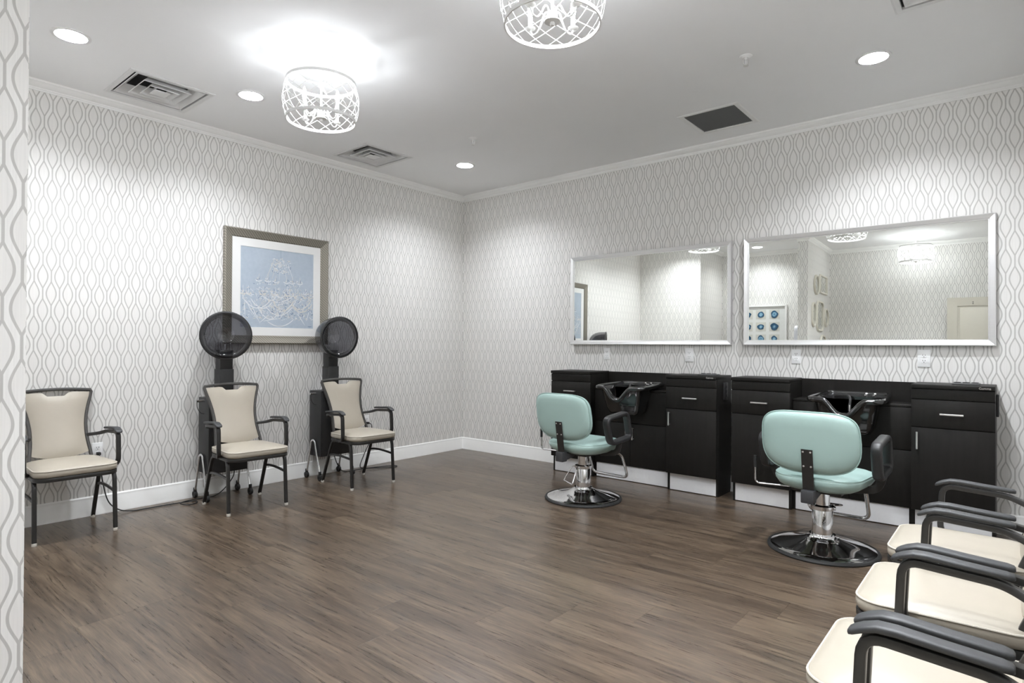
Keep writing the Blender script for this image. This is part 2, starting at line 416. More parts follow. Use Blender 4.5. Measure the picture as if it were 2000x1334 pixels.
def run(prof, path, segs, name, kind, m):
    global SEGS
    n0 = set(o.name for o in COL.objects)
    SEGS = None; sweep_trim(prof, path, name, '', m)
    for o, k in zip([o for o in COL.objects if o.name not in n0], segs): o['label'] = ' '.join(trim_label(kind, k).split()[:16])
run(crown, POLY + [POLY[0]], range(10), 'trim_1', 'trim', M_TRIM)
run(base, [(XR, DOOR1 + 0.07), (XR, 0), (0, 0), (0, YC), (XC, YC), (XC, YD), (XS0, YD), (XS0, YC), (XS, YC), (XS, YB), (XR, YB), (XR, DOOR0 - 0.07)],
    [8, 9, 0, 1, 2, 3, 4, 5, 6, 7, 8], 'baseboard_1', 'base', M_TRIM)

# ceiling with openings for the fixtures
DOWN = [((0.914, -4.198), 'recessed downlight nearest the wallpapered wall stub', 0.5), ((0.904, -3.112), 'recessed downlight between the chandelier and the large square diffuser', 0.5),
        ((0.924, -0.922), 'recessed downlight nearest the room corner', 0.5), ((4.476, -0.929), 'recessed downlight above the large mirror station', 0.7),
        ((4.476, -4.198), 'added unseen downlight above the camera end of the armchair row', 0.6), ((4.476, -3.112), 'added unseen downlight above the middle of the armchair row', 0.75),  # both lamps on this line are out of view, added to even the light
        ((4.476, -2.15), 'added fill downlight out of view over the cabinet end of the armchair row', 0.5), ((4.60, -4.75), 'added fill downlight out of view right above the camera', 0.45),  # fill lamps invented outside the frame to brighten the room
        ((1.88, -5.28), 'added unseen downlight inside the alcove', 0.3)]  # unseen alcove lamp, added as part of the fill
DIFF = [((0.455, -3.555), 'square ceiling air diffuser nearest the wall stub, dark duct showing'), ((0.447, -1.69), 'square ceiling air diffuser between chandelier and room corner'), ((4.93, -1.69), 'square ceiling air diffuser cut by the top right picture edge')]
GR = (3.112, 3.585, -0.785, -0.287)
DH = 0.272
def make_ceiling():
    bm = bmesh.new(); edges = []
    def loop(pts):
        vs = [bm.verts.new((x, y, CEIL)) for x, y in pts]
        for i in range(len(vs)): edges.append(bm.edges.new((vs[i], vs[(i + 1) % len(vs)])))
    loop([(-.05, .05), (-.05, YC), (XC, YC), (XC, YD - .05), (XS0, YD - .05), (XS0, YC), (XS, YC), (XS, YB - .05), (XR + .05, YB - .05), (XR + .05, .05)])
    for (x, y), _, _k in DOWN: loop([(x + 0.083 * cos(2 * PI * i / 24), y + 0.083 * sin(2 * PI * i / 24)) for i in range(24)])
    for (x, y), _ in DIFF: loop([(x - .245, y - .245), (x + .245, y - .245), (x + .245, y + .245), (x - .245, y + .245)])
    loop([(GR[0] + .04, GR[2] + .04), (GR[1] - .04, GR[2] + .04), (GR[1] - .04, GR[3] - .04), (GR[0] + .04, GR[3] - .04)])
    bmesh.ops.triangle_fill(bm, edges=edges, use_beauty=True, use_dissolve=False)
    me = bpy.data.meshes.new('ceiling'); bm.to_mesh(me); bm.free(); me.materials.append(M_CEIL)
    o = bpy.data.objects.new('ceiling', me); COL.objects.link(o); tag(o, 'light grey painted flat ceiling with fixtures', 'ceiling', kind='structure')
make_ceiling()

# floor slab and individual planks
fl = MB().box(-0.05, 7.0, YB - 0.1, 0.05, -0.08, -0.004).build('floor', mat('subfloor', (0.03, 0.025, 0.02), 0.9), smooth=0)
tag(fl, 'brown wood-look vinyl plank floor', 'floor', kind='structure')
PW = 0.2335; PL = 1.22
KNOWN = {-3.49: 2.84, -3.2565: 3.285, -3.023: 3.536, -2.7895: 3.828, -2.556: 4.188, -1.8555: 3.825, -2.089: 3.48, -2.3225: 3.09, -4.1905: 1.97, -3.957: 2.29}
pm_cache = {}
def plank_mesh(L, wd):
    k = (round(L, 3), round(wd, 3))
    if k in pm_cache: return pm_cache[k]
    g, c = 0.0002, 0.0004
    a, b = L / 2 - g, wd / 2 - g
    vs = [(-a, -b, -0.004), (a, -b, -0.004), (a, b, -0.004), (-a, b, -0.004), (-a, -b, -c), (a, -b, -c), (a, b, -c), (-a, b, -c),
          (-a + c, -b + c, 0), (a - c, -b + c, 0), (a - c, b - c, 0), (-a + c, b - c, 0)]
    fs = [(8, 9, 10, 11)] + [(i, (i + 1) % 4, 4 + (i + 1) % 4, 4 + i) for i in range(4)] + [(4 + i, 4 + (i + 1) % 4, 8 + (i + 1) % 4, 8 + i) for i in range(4)]
    me = bpy.data.meshes.new('plank'); me.from_pydata(vs, [], fs); me.update(); me.materials.append(M_PLANK)
    pm_cache[k] = me; return me
y = -1.622 + 7 * PW
prng = random.Random(11)
while y > YB:
    y0 = y - PW; key = round(y0, 4); yt = min(y, 0.0); yb = max(y0, YB)
    if yt - yb > 0.01:
        known = [v for k2, v in KNOWN.items() if abs(k2 - y0) < 0.02]
        j = known[0] if known else prng.uniform(0, PL)
        x = j - math.ceil(j / PL) * PL
        while x < XR:
            a, b = max(x, 0.0), min(x + PL, XR + 0.1 if DOOR0 < y0 < DOOR1 else XR)
            mx, my = (a + b) / 2, (yt + yb) / 2
            inside = not (b <= XS0 and yt < YD) and not (b <= XC and yt < YC)
            if b - a > 0.01 and inside:
                o = bpy.data.objects.new('plank', plank_mesh(b - a, yt - yb)); COL.objects.link(o); o.parent = fl; o.location = (mx, my, 0)
            x += PL
    y = y0
# hall beyond the doorway, door casing
hall = MB(); hall.box(7.0, 7.08, -6.6, -4.3, 0, 2.6); hall.box(XR + T, 7.0, -6.68, -6.6, 0, 2.6); hall.box(XR + T, 7.0, -4.3, -4.22, 0, 2.6)
tag(hall.build('wall_hall', mat('hall_paint', (0.6, 0.58, 0.54), 0.8), smooth=0), 'plain hallway walls outside the doorway behind the camera', 'wall', kind='structure')
tag(MB().box(XR + T, 7.08, -6.68, -4.22, 2.6, 2.66).build('ceiling_hall', M_CEIL, smooth=0), 'hallway ceiling outside the doorway', 'ceiling', kind='structure')
cas = MB()
cas.box(XR - 0.016, XR + T + 0.016, DOOR0 - 0.065, DOOR0 + 0.012, 0, DOORH + 0.065, 0.004); cas.box(XR - 0.016, XR + T + 0.016, DOOR1 - 0.012, DOOR1 + 0.065, 0, DOORH + 0.065, 0.004)
cas.box(XR - 0.016, XR + T + 0.016, DOOR0 - 0.065, DOOR1 + 0.065, DOORH - 0.012, DOORH + 0.065, 0.004)
tag(cas.build('trim_2', M_TRIM), 'white door casing around the doorway by the armchairs', 'trim', kind='structure')
def make_door():
    x0, x1, yy, h = XR - 0.935, XR - 0.02, -5.955, 2.13
    d = MB(); d.box(x0, x1, yy - 0.022, yy + 0.012, 0.01, h)
    st = 0.125
    for a, b, z0, z1 in ((x0, x0 + st, 0.01, h), (x1 - st, x1, 0.01, h), (x0 + st, x1 - st, h - st, h), (x0 + st, x1 - st, 0.9, 1.03), (x0 + st, x1 - st, 0.01, 0.24)):
        d.box(a, b, yy + 0.0115, yy + 0.022, z0, z1)
    o = d.build('door_1', M_DOOR, smooth=0); tag(o, 'open greige panelled door leaf seen in the large mirror', 'door', kind='structure')
    for z0, z1 in ((0.24, 0.9), (1.03, h - st)):
        MB().box(x0 + st + 0.03, x1 - st - 0.03, yy + 0.0115, yy + 0.019, z0 + 0.03, z1 - 0.03, 0.004).build('door_panel', M_DOOR, o)
    for z in (2.035, 2.06): MB().lathe([(0, 0.026), (0.007, 0.025), (0.008, 0.02)], 10, (x0 + 0.31, yy, z), 'Y').build('screw', M_BFRAME, o)
    hd = MB(); hd.lathe([(0.03, 0.02), (0.03, 0.03), (0.012, 0.034), (0.012, 0.06), (0, 0.062)], 16, (x0 + 0.06, yy, 1.0), 'Y'); hd.tube([(x0 + 0.06, yy + 0.055, 1.0), (x0 + 0.17, yy + 0.055, 1.0)], 0.009, 8)
    hd.build('door_handle', M_SATIN, o)
make_door()

# ------------------------------------------------------------------ ceiling fixtures
def make_downlight(x, y, label, k):
    t = thing('recessed_downlight', label, 'downlight', (x, y, CEIL), 0, 'recessed downlights')
    MB().lathe([(0.080, 0.0), (0.080, -0.004), (0.092, -0.006), (0.099, -0.003), (0.100, 0.0)], 40).build('trim_ring', M_VENT, t)  # greyer enamel than the ceiling puts the ring's shade into its colour
    MB().lathe([(0.080, -0.003), (0.078, 0.02), (0.072, 0.062)], 32).build('reflector', M_REFL, t)
    MB().lathe([(0.0, 0.053), (0.04, 0.054), (0.072, 0.060)], 24).build('lamp', mat('lit_downlight_%d' % round(k * 100), (1, 1, 1), 0.3, emis=(0.95, 0.985, 1.03, L_DOWN * k)), t)
    return t
for (x, y), lb, k in DOWN: make_downlight(x, y, lb, k)

def sq(h, z, r=0.0): return [(h, -h, z), (h, h, z), (-h, h, z), (-h, -h, z)]
def make_diffuser(x, y, label):
    t = thing('air_diffuser', label, 'air vent', (x, y, CEIL), 0, 'square ceiling diffusers')
    MB().loft([sq(0.238, 0.012), sq(0.238, -0.004), sq(0.262, -0.007), sq(DH, -0.003), sq(DH, 0.0)], False, False).build('flange', M_VENT, t, 20)
    for a, b, z0, z1 in ((0.225, 0.165, 0.0, 0.055), (0.155, 0.105, -0.006, 0.05), (0.098, 0.062, -0.010, 0.035)):
        MB().loft([sq(a, z0), sq(b, z1), sq(b - 0.002, z1), sq(a - 0.004, z0 - 0.003)], False, False, wrap=True).build('louver_cone', M_VENT, t, 20)
    MB().loft([sq(0.052, -0.008), sq(0.05, -0.012)], True, True).build('center_plate', M_VENT, t, 20)
    MB().loft([sq(0.244, 0.004), sq(0.244, 0.16)], False, True).build('plenum_box', M_DUCT, t, 20)
    br = MB(); 
    for s in (-1, 1): br.box(s * 0.2 - 0.006, s * 0.2 + 0.006, -0.006, 0.006, 0.03, 0.05); 
    br.box(-0.21, 0.21, -0.006, 0.006, 0.05, 0.056); br.build('bracket', M_VENT, t)
for (x, y), lb in DIFF: make_diffuser(x, y, lb)

def make_return():
    x0, x1, y0, y1 = GR; t = thing('return_air_grille', 'dark slatted return air grille above the small mirror', 'air vent', ((x0 + x1) / 2, (y0 + y1) / 2, CEIL))
    a, b = (x1 - x0) / 2, (y1 - y0) / 2
    def rc(i, z): return [(a - i, -b + i, z), (a - i, b - i, z), (-a + i, b - i, z), (-a + i, -b + i, z)]
    MB().loft([rc(0.034, 0.01), rc(0.034, -0.004), rc(0.006, -0.006), rc(0, -0.002), rc(0, 0)], False, False).build('flange', M_WHITE, t, 20)
    MB().loft([rc(0.0395, 0.004), rc(0.0395, 0.2)], False, True).build('duct_box', M_DUCT, t, 20)
    s = MB(); n = 34
    for i in range(n):
        x = -a + 0.036 + (2 * a - 0.072) * (i + 0.5) / n
        s.add([(x - 0.004, -b + 0.036, 0.0), (x - 0.003, -b + 0.036, -0.001), (x + 0.005, -b + 0.036, 0.016), (x + 0.004, -b + 0.036, 0.017), (x - 0.004, b - 0.036, 0.0), (x - 0.003, b - 0.036, -0.001), (x + 0.005, b - 0.036, 0.016), (x + 0.004, b - 0.036, 0.017)],
              [(0, 1, 5, 4), (1, 2, 6, 5), (2, 3, 7, 6), (3, 0, 4, 7)])
    s.build('blades', M_GRILLE, t, 20, kind='stuff')
make_return()

def make_sprinkler(x, y, label):
    t = thing('fire_sprinkler', label, 'sprinkler', (x, y, CEIL), rad(35), 'ceiling sprinklers')
    MB().lathe([(0, -0.010), (0.018, -0.010), (0.022, -0.006), (0.036, -0.003), (0.038, 0)], 24).build('escutcheon', M_OUT, t)
    MB().lathe([(0.009, -0.008), (0.009, -0.020), (0.004, -0.024), (0.004, -0.045), (0.0, -0.05)], 12).build('body', M_WHITE, t)
    MB().tube(fillet([(-0.006, 0, -0.016), (-0.016, 0, -0.022), (-0.016, 0, -0.046), (0, 0, -0.058), (0.016, 0, -0.046), (0.016, 0, -0.022), (0.006, 0, -0.016)], 0.008, 4), (0.0028, 0.004), 8, ref=(0, 1, 0)).build('frame_arm', M_SATIN, t)
    MB().lathe([(0, -0.062), (0.015, -0.061), (0.015, -0.058), (0, -0.056)], 16).build('deflector', M_SATIN, t)
make_sprinkler(1.535, -1.444, 'small white fire sprinkler nearest the room corner'); make_sprinkler(3.872, -1.45, 'small white fire sprinkler right of the return air grille')

def make_chandelier(x, y, label, rot):
    t = thing('drum_chandelier', label, 'chandelier', (x, y, CEIL), rad(rot), 'lit lattice drum chandeliers')
    zt, zb, R, Rm = -0.160, -0.393, 0.2075, 0.231
    MB().lathe([(0, -0.034), (0.012, -0.034), (0.014, -0.030), (0.058, -0.028), (0.066, -0.020), (0.074, -0.018), (0.078, -0.010), (0.078, 0)], 36).build('canopy', M_WHITE, t)
    st = MB(); st.lathe([(0.0065, -0.03), (0.0065, -0.36)], 12); st.lathe([(0.0065, -0.155), (0.016, -0.16), (0.016, -0.18), (0.0065, -0.19)], 16); st.build('stem', M_WHITE, t)
    h = MB().lathe([(0.0065, -0.335), (0.022, -0.345), (0.024, -0.365), (0.020, -0.375), (0.036, -0.380), (0.036, -0.386), (0.0, -0.390)], 24).build('hub', M_WHITE, t)
    MB().lathe([(0.010, -0.388), (0.012, -0.396), (0.009, -0.403), (0, -0.405)], 12).build('finial', M_WHITE, h)
    for z in (zt, zb):
        MB().lathe([(R - 0.002, z - 0.009), (R + 0.004, z - 0.009), (R + 0.004, z + 0.009), (R - 0.002, z + 0.009)], 56, close=True).build('hoop', M_WHITE, t)
    wires = MB(); n = 14; tw = 3.0 * 2 * PI / n
    for k in range(n):
        for s in (-1, 1):
            path = []
            for j in range(13):
                q = j / 12; a = 2 * PI * k / n + s * tw * (q - 0.5); r = R + (Rm - R) * (1 - (2 * q - 1) ** 2); path.append((r * cos(a), r * sin(a), zb + (zt - zb) * q))
            wires.tube(path, 0.0016, 5)
    wires.build('lattice', M_WHITE, t, 60, kind='stuff')
    for k in range(3):
        a = rad(5 + 120 * k); MB().tube([(0.01 * cos(a), 0.01 * sin(a), -0.17), (R * cos(a), R * sin(a), zt)], 0.0045, 8).build('spoke', M_WHITE, t)
    for k in range(4):
        a = PI / 2 * k; c, s = cos(a), sin(a)
        pts = [(0.018, -0.355), (0.030, -0.332), (0.048, -0.334), (0.070, -0.372), (0.095, -0.398), (0.122, -0.396), (0.137, -0.372)]
        arm = MB().tube(smooth_path([(r * c, r * s, z) for r, z in pts], 5), 0.0042, 8).build('arm', M_WHITE, t)
        o = (0.137 * c, 0.137 * s, 0)
        MB().lathe([(0.004, -0.374), (0.018, -0.370), (0.024, -0.362), (0.022, -0.362), (0.016, -0.366), (0, -0.367)], 20, o).build('drip_pan', M_WHITE, arm)
        MB().lathe([(0.0, -0.367), (0.0105, -0.366), (0.0105, -0.308), (0.0, -0.307)], 14, o).build('candle_sleeve', M_WHITE, arm)
        MB().lathe([(0.006, -0.308), (0.0105, -0.297), (0.0122, -0.280), (0.0105, -0.258), (0.0045, -0.238), (0.0, -0.230)], 10, o).build('bulb', M_BULB, arm, label='glowing flame-shaped bulb')
make_chandelier(1.812, -3.112, 'white lattice drum chandelier hanging nearer the dryers, fully in view', 12)
make_chandelier(3.604, -3.112, 'white lattice drum chandelier cut by the top picture edge', -7)
make_chandelier(4.09, -5.56, 'white lattice drum chandelier near the open door, seen only in mirror', 20)

# ------------------------------------------------------------------ stacking armchairs
def outline(x0, x1, wf, wb, rf, rb, seg=7):
    """seat outline: front x1 half width wf, back x0 half width wb"""
    pts = []
    for cx, cy, r, s0 in ((x1 - rf, wf - rf, rf, 0), (x0 + rb, wb - rb, rb, 1), (x0 + rb, -wb + rb, rb, 2), (x1 - rf, -wf + rf, rf, 3)):
        for j in range(seg + 1):
            t = PI / 2 * (s0 + j / seg); pts.append((cx + r * cos(t), cy + r * sin(t)))
    return pts
def ring(pts, inset, z, cx=None):
    xs = [p[0] for p in pts]; ys = [p[1] for p in pts]; mx = (min(xs) + max(xs)) / 2; hx = (max(xs) - min(xs)) / 2; hy = (max(ys) - min(ys)) / 2
    return [(mx + (x - mx) * (1 - inset / hx), y * (1 - inset / hy), z) for x, y in pts]
def make_armchair():
    t = thing('banquet_armchair', '', 'chair', (0, 0, 0))
    ol = outline(-0.175, 0.292, 0.228, 0.212, 0.075, 0.085)
    seat = MB().loft([ring(ol, i, z) for i, z in ((0.02, 0.413), (0.006, 0.417), (0.0, 0.428), (0.0, 0.445), (0.004, 0.455), (0.010, 0.461), (0.024, 0.468), (0.05, 0.474), (0.09, 0.479), (0.14, 0.482))]).build('seat', M_VINYL, t, 60)
    MB().tube([Vector(p) for p in ring(ol, 0.0025, 0.457)], 0.0035, 6, closed=True).build('piping', M_PIPE, seat)
    fr = ring(ol, 0.010, 0.402); MB().tube(fr, rect(0.010, 0.013, 0.004, 2), ref=(0, 0, 1), closed=True).build('seat_frame', M_BLACK, t)
    # backrest
    def bx(z): return -0.125 - 0.155 * ((z - 0.47) / 0.45) - 0.012 * sin(PI * max(0, min(1, (z - 0.47) / 0.45)))
    def hw(z):
        q = (z - 0.47) / 0.45; return 0.176 - 0.022 * sin(PI * min(1, max(0, q) / 0.92)) + 0.037 * max(0, q) ** 2.2
    cols, rows = 16, 14; fr_, bk_ = [], []
    for j in range(rows + 1):
        q = j / rows
        for i in range(cols + 1):
            s = -1 + 2 * i / cols
            zb = 0.497 - 0.028 * (1 - s * s); y0 = s * 0.19
            nt_ = 0.030 * max(0.0, min(1.0, (0.40 - abs(s)) / 0.14))
            zt = 0.902 + 0.009 * (1 - s * s) - nt_
            z = zb + (zt - zb) * q; wv = hw(z) - 0.011; y = s * wv
            b = 0.020 * (1 - abs(s) ** 3.5) * (1 - abs(2 * q - 1) ** 6) + 0.006
            fr_.append((bx(z) + b, y, z)); bk_.append((bx(z) - 0.5 * b, y, z))
    vs = fr_ + bk_; n1 = cols + 1; o2 = len(fr_); fs = []
    for j in range(rows):
        for i in range(cols):
            a = j * n1 + i; fs.append((a, a + 1, a + 1 + n1, a + n1)); fs.append((o2 + a, o2 + a + n1, o2 + a + 1 + n1, o2 + a + 1))
    for j in range(rows):
        for i in (0, cols): a = j * n1 + i; fs.append((a, a + n1, o2 + a + n1, o2 + a))
    for i in range(cols):
        for j in (0, rows): a = j * n1 + i; fs.append((a, a + 1, o2 + a + 1, o2 + a))
    MB().add(vs, fs).build('backrest', M_VINYL, t, 50)
    path = [(-0.085, 0.19, 0.405)] + [(bx(z), hw(z), z) for z in (0.45, 0.5, 0.56, 0.62, 0.68, 0.74, 0.80, 0.86, 0.903)]
    path += [(bx(0.915), hw(0.915) * s, 0.915 + 0.013 * (1 - s * s)) for s in (0.97, 0.7, 0.35, 0)]
    full = path + [(x, -y, z) for x, y, z in reversed(path[:-1])]
    MB().tube(full, rect(0.009, 0.012, 0.003, 2), ref=(1, 0, 0.3)).build('back_frame', M_BFRAME, t)
    for s in (1, -1):
        leg = MB().tube(fillet([(0.06, s * 0.205, 0.395), (0.185, s * 0.214, 0.408), (0.212, s * 0.216, 0.36), (0.235, s * 0.218, 0.014)], 0.05, 6), rect(0.010, 0.0125, 0.005, 3), ref=(0, 1, 0)).build('leg', M_BLACK, t)
        MB().lathe([(0, 0), (0.013, 0.0), (0.015, 0.005), (0.014, 0.02), (0, 0.021)], 12, (0.235, s * 0.218, 0)).build('glide', M_GLIDE, leg)
        leg = MB().tube(fillet([(0.03, s * 0.205, 0.395), (-0.07, s * 0.214, 0.40), (-0.105, s * 0.216, 0.33), (-0.235, s * 0.218, 0.014)], 0.05, 6), rect(0.010, 0.0125, 0.005, 3), ref=(0, 1, 0)).build('leg', M_BLACK, t)
        MB().lathe([(0, 0), (0.013, 0.0), (0.015, 0.005), (0.014, 0.02), (0, 0.021)], 12, (-0.235, s * 0.218, 0)).build('glide', M_GLIDE, leg)
        MB().tube(smooth_path([(-0.136, s * 0.216, 0.258), (-0.06, s * 0.216, 0.272), (0.06, s * 0.216, 0.274), (0.214, s * 0.216, 0.262)], 4), rect(0.006, 0.009, 0.002, 2), ref=(0, 0, 1)).build('stretcher', M_BLACK, t)
        arm = MB().tube(fillet([(bx(0.60), s * (hw(0.60) + 0.004), 0.605), (-0.13, s * 0.235, 0.615), (-0.08, s * 0.256, 0.632), (0.142, s * 0.258, 0.645), (0.152, s * 0.258, 0.43), (0.05, s * 0.222, 0.405)], [0, 0.03, 0.04, 0.045, 0.05, 0], 6), rect(0.011, 0.014, 0.004, 2), ref=(0, 1, 0)).build('armrest', M_BLACK, t)
        pd = []
        for x, z, wd, h in ((-0.108, 0.642, 0.010, 0.004), (-0.104, 0.643, 0.017, 0.007), (-0.09, 0.645, 0.0205, 0.008), (0.0, 0.651, 0.021, 0.008), (0.08, 0.657, 0.0215, 0.0085), (0.115, 0.656, 0.022, 0.0085), (0.142, 0.647, 0.022, 0.008), (0.158, 0.639, 0.021, 0.0075), (0.166, 0.635, 0.016, 0.006), (0.169, 0.633, 0.007, 0.003)):
            pd.append([(x, s * 0.258 + a, z + 0.010 + b) for a, b in rect(wd, h, min(h, wd) * 0.9, 4)])
        MB().loft(pd).build('arm_pad', M_PAD, arm, 50)
    return t
CH = make_armchair()
G1 = 'beige armchairs along the dryer wall'; G2 = 'beige armchairs along the right wall'
CH.location = (0.298, -4.05, 0); CH['label'] = 'beige vinyl armchair with black frame partly hidden by the near wallpapered wall stub'; CH['group'] = G1
dup(CH, (0.552, -2.957, 0), rad(-3.4), 'beige vinyl armchair under the hood dryer left of the chandelier painting', G1)
dup(CH, (0.566, -1.917, 0), rad(-1.8), 'beige vinyl armchair under the hood dryer nearest the room corner', G1)
dup(CH, (5.05, -4.03, 0), PI, 'beige armchair in the right row nearest the camera, only one arm in view', G2)
dup(CH, (5.05, -3.448, 0), PI, 'beige armchair at the bottom right corner, seat largest of the right row', G2)
dup(CH, (5.05, -2.852, 0), PI, 'beige armchair in the middle of the right row between two other seats', G2)
dup(CH, (5.05, -2.228, 0), PI, 'beige armchair in the right row nearest the black cabinets', G2)

# ------------------------------------------------------------------ hooded hair dryers
def make_dryer():
    t = thing('hood_hair_dryer', '', 'hair dryer', (0, 0, 0))
    # local origin on the floor under the column, +X out from the wall
    body = MB().box(-0.095, 0.095, -0.16, 0.16, 0.212, 0.82, 0.006).build('cabinet_body', M_PLASTIC, t)
    MB().box(0.0945, 0.0985, -0.145, 0.145, 0.23, 0.80, 0.001).build('front_panel', M_PLASTIC, body)
    pin = MB().tube([(0.02, -0.155, 0.795), (0.02, -0.225, 0.795)], 0.010, 10)
    pin.build('release_pin', M_CHROME, t); MB().tube(smooth_path([(0.02, -0.218, 0.79), (0.02, -0.215, 0.74), (0.02, -0.19, 0.70), (0.02, -0.162, 0.69)], 5), 0.0025, 6).build('cable', M_RUBBER, t)
    MB().box(-0.05, 0.055, -0.058, 0.058, 0.80, 1.045, 0.005).build('column', M_PLASTIC, t)
    MB().box(-0.044, 0.048, -0.052, 0.052, 1.03, 1.20, 0.005).build('upper_column', M_PLASTIC, t)
    for s in (-1, 1):
        lg = MB().tube(fillet([(-0.108, s * 0.175, 0.06), (-0.035, s * 0.172, 0.36), (0.015, s * 0.172, 0.36), (0.108, s * 0.175, 0.06)], 0.055, 7), 0.0095, 10).build('leg', M_CHROME, t)
        for x in (-0.112, 0.112):
            c = MB(); c.lathe([(0.009, 0.085), (0.013, 0.08), (0.013, 0.055), (0.009, 0.05)], 12, (x * 0.985, s * 0.175, 0)); c.lathe([(0.006, -0.011), (0.026, -0.012), (0.0275, -0.006), (0.0275, 0.006), (0.026, 0.012), (0.006, 0.011)], 20, (x, s * 0.175, 0.0277), 'Y')
            c.build('caster', M_RUBBER, lg)
    return t
def make_hood(t, ang):
    h = bpy.data.objects.new('hood', None); COL.objects.link(h); h.parent = t; h.location = (0.036, 0, 1.325); h.rotation_euler = (0, rad(3), ang); h.empty_display_size = 0.05
    MB().lathe([(0.186, 0.128), (0.187, 0.10), (0.184, 0.05), (0.175, 0.0), (0.155, -0.05), (0.122, -0.092), (0.075, -0.118), (0.03, -0.127), (0, -0.128)], 40, axis='X').build('outer_shell', M_SMOKE, h, 60)
    MB().lathe([(0.150, 0.120), (0.146, 0.06), (0.135, 0.0), (0.11, -0.045), (0.07, -0.075), (0.03, -0.086), (0, -0.088)], 36, axis='X').build('inner_shell', M_SMOKE, h, 60)
    rm = MB().lathe([(0.150, 0.121), (0.156, 0.128), (0.172, 0.134), (0.187, 0.130)], 48, axis='X').build('rim', M_SMOKE2, h, 60)
    MB().lathe([(0.182, 0.120), (0.192, 0.120), (0.194, 0.132), (0.184, 0.136)], 48, axis='X', close=True).build('rim_edge', M_PLASTIC, h, 60)
    MB().box(-0.045, 0.05, -0.05, 0.05, -0.19, -0.155, 0.006).build('hood_mount', M_PLASTIC, h)
D1 = make_dryer(); make_hood(D1, rad(-25)); D1.location = (0.150, -2.945, 0); D1['label'] = 'black hood hair dryer on wheels with smoked hood overlapping the painting, left one'; D1['group'] = 'hood hair dryers'
D2 = make_dryer(); make_hood(D2, rad(-5)); D2.location = (0.150, -1.94, 0); D2['label'] = 'black hood hair dryer on wheels nearest the room corner, hood turned right'; D2['group'] = 'hood hair dryers'

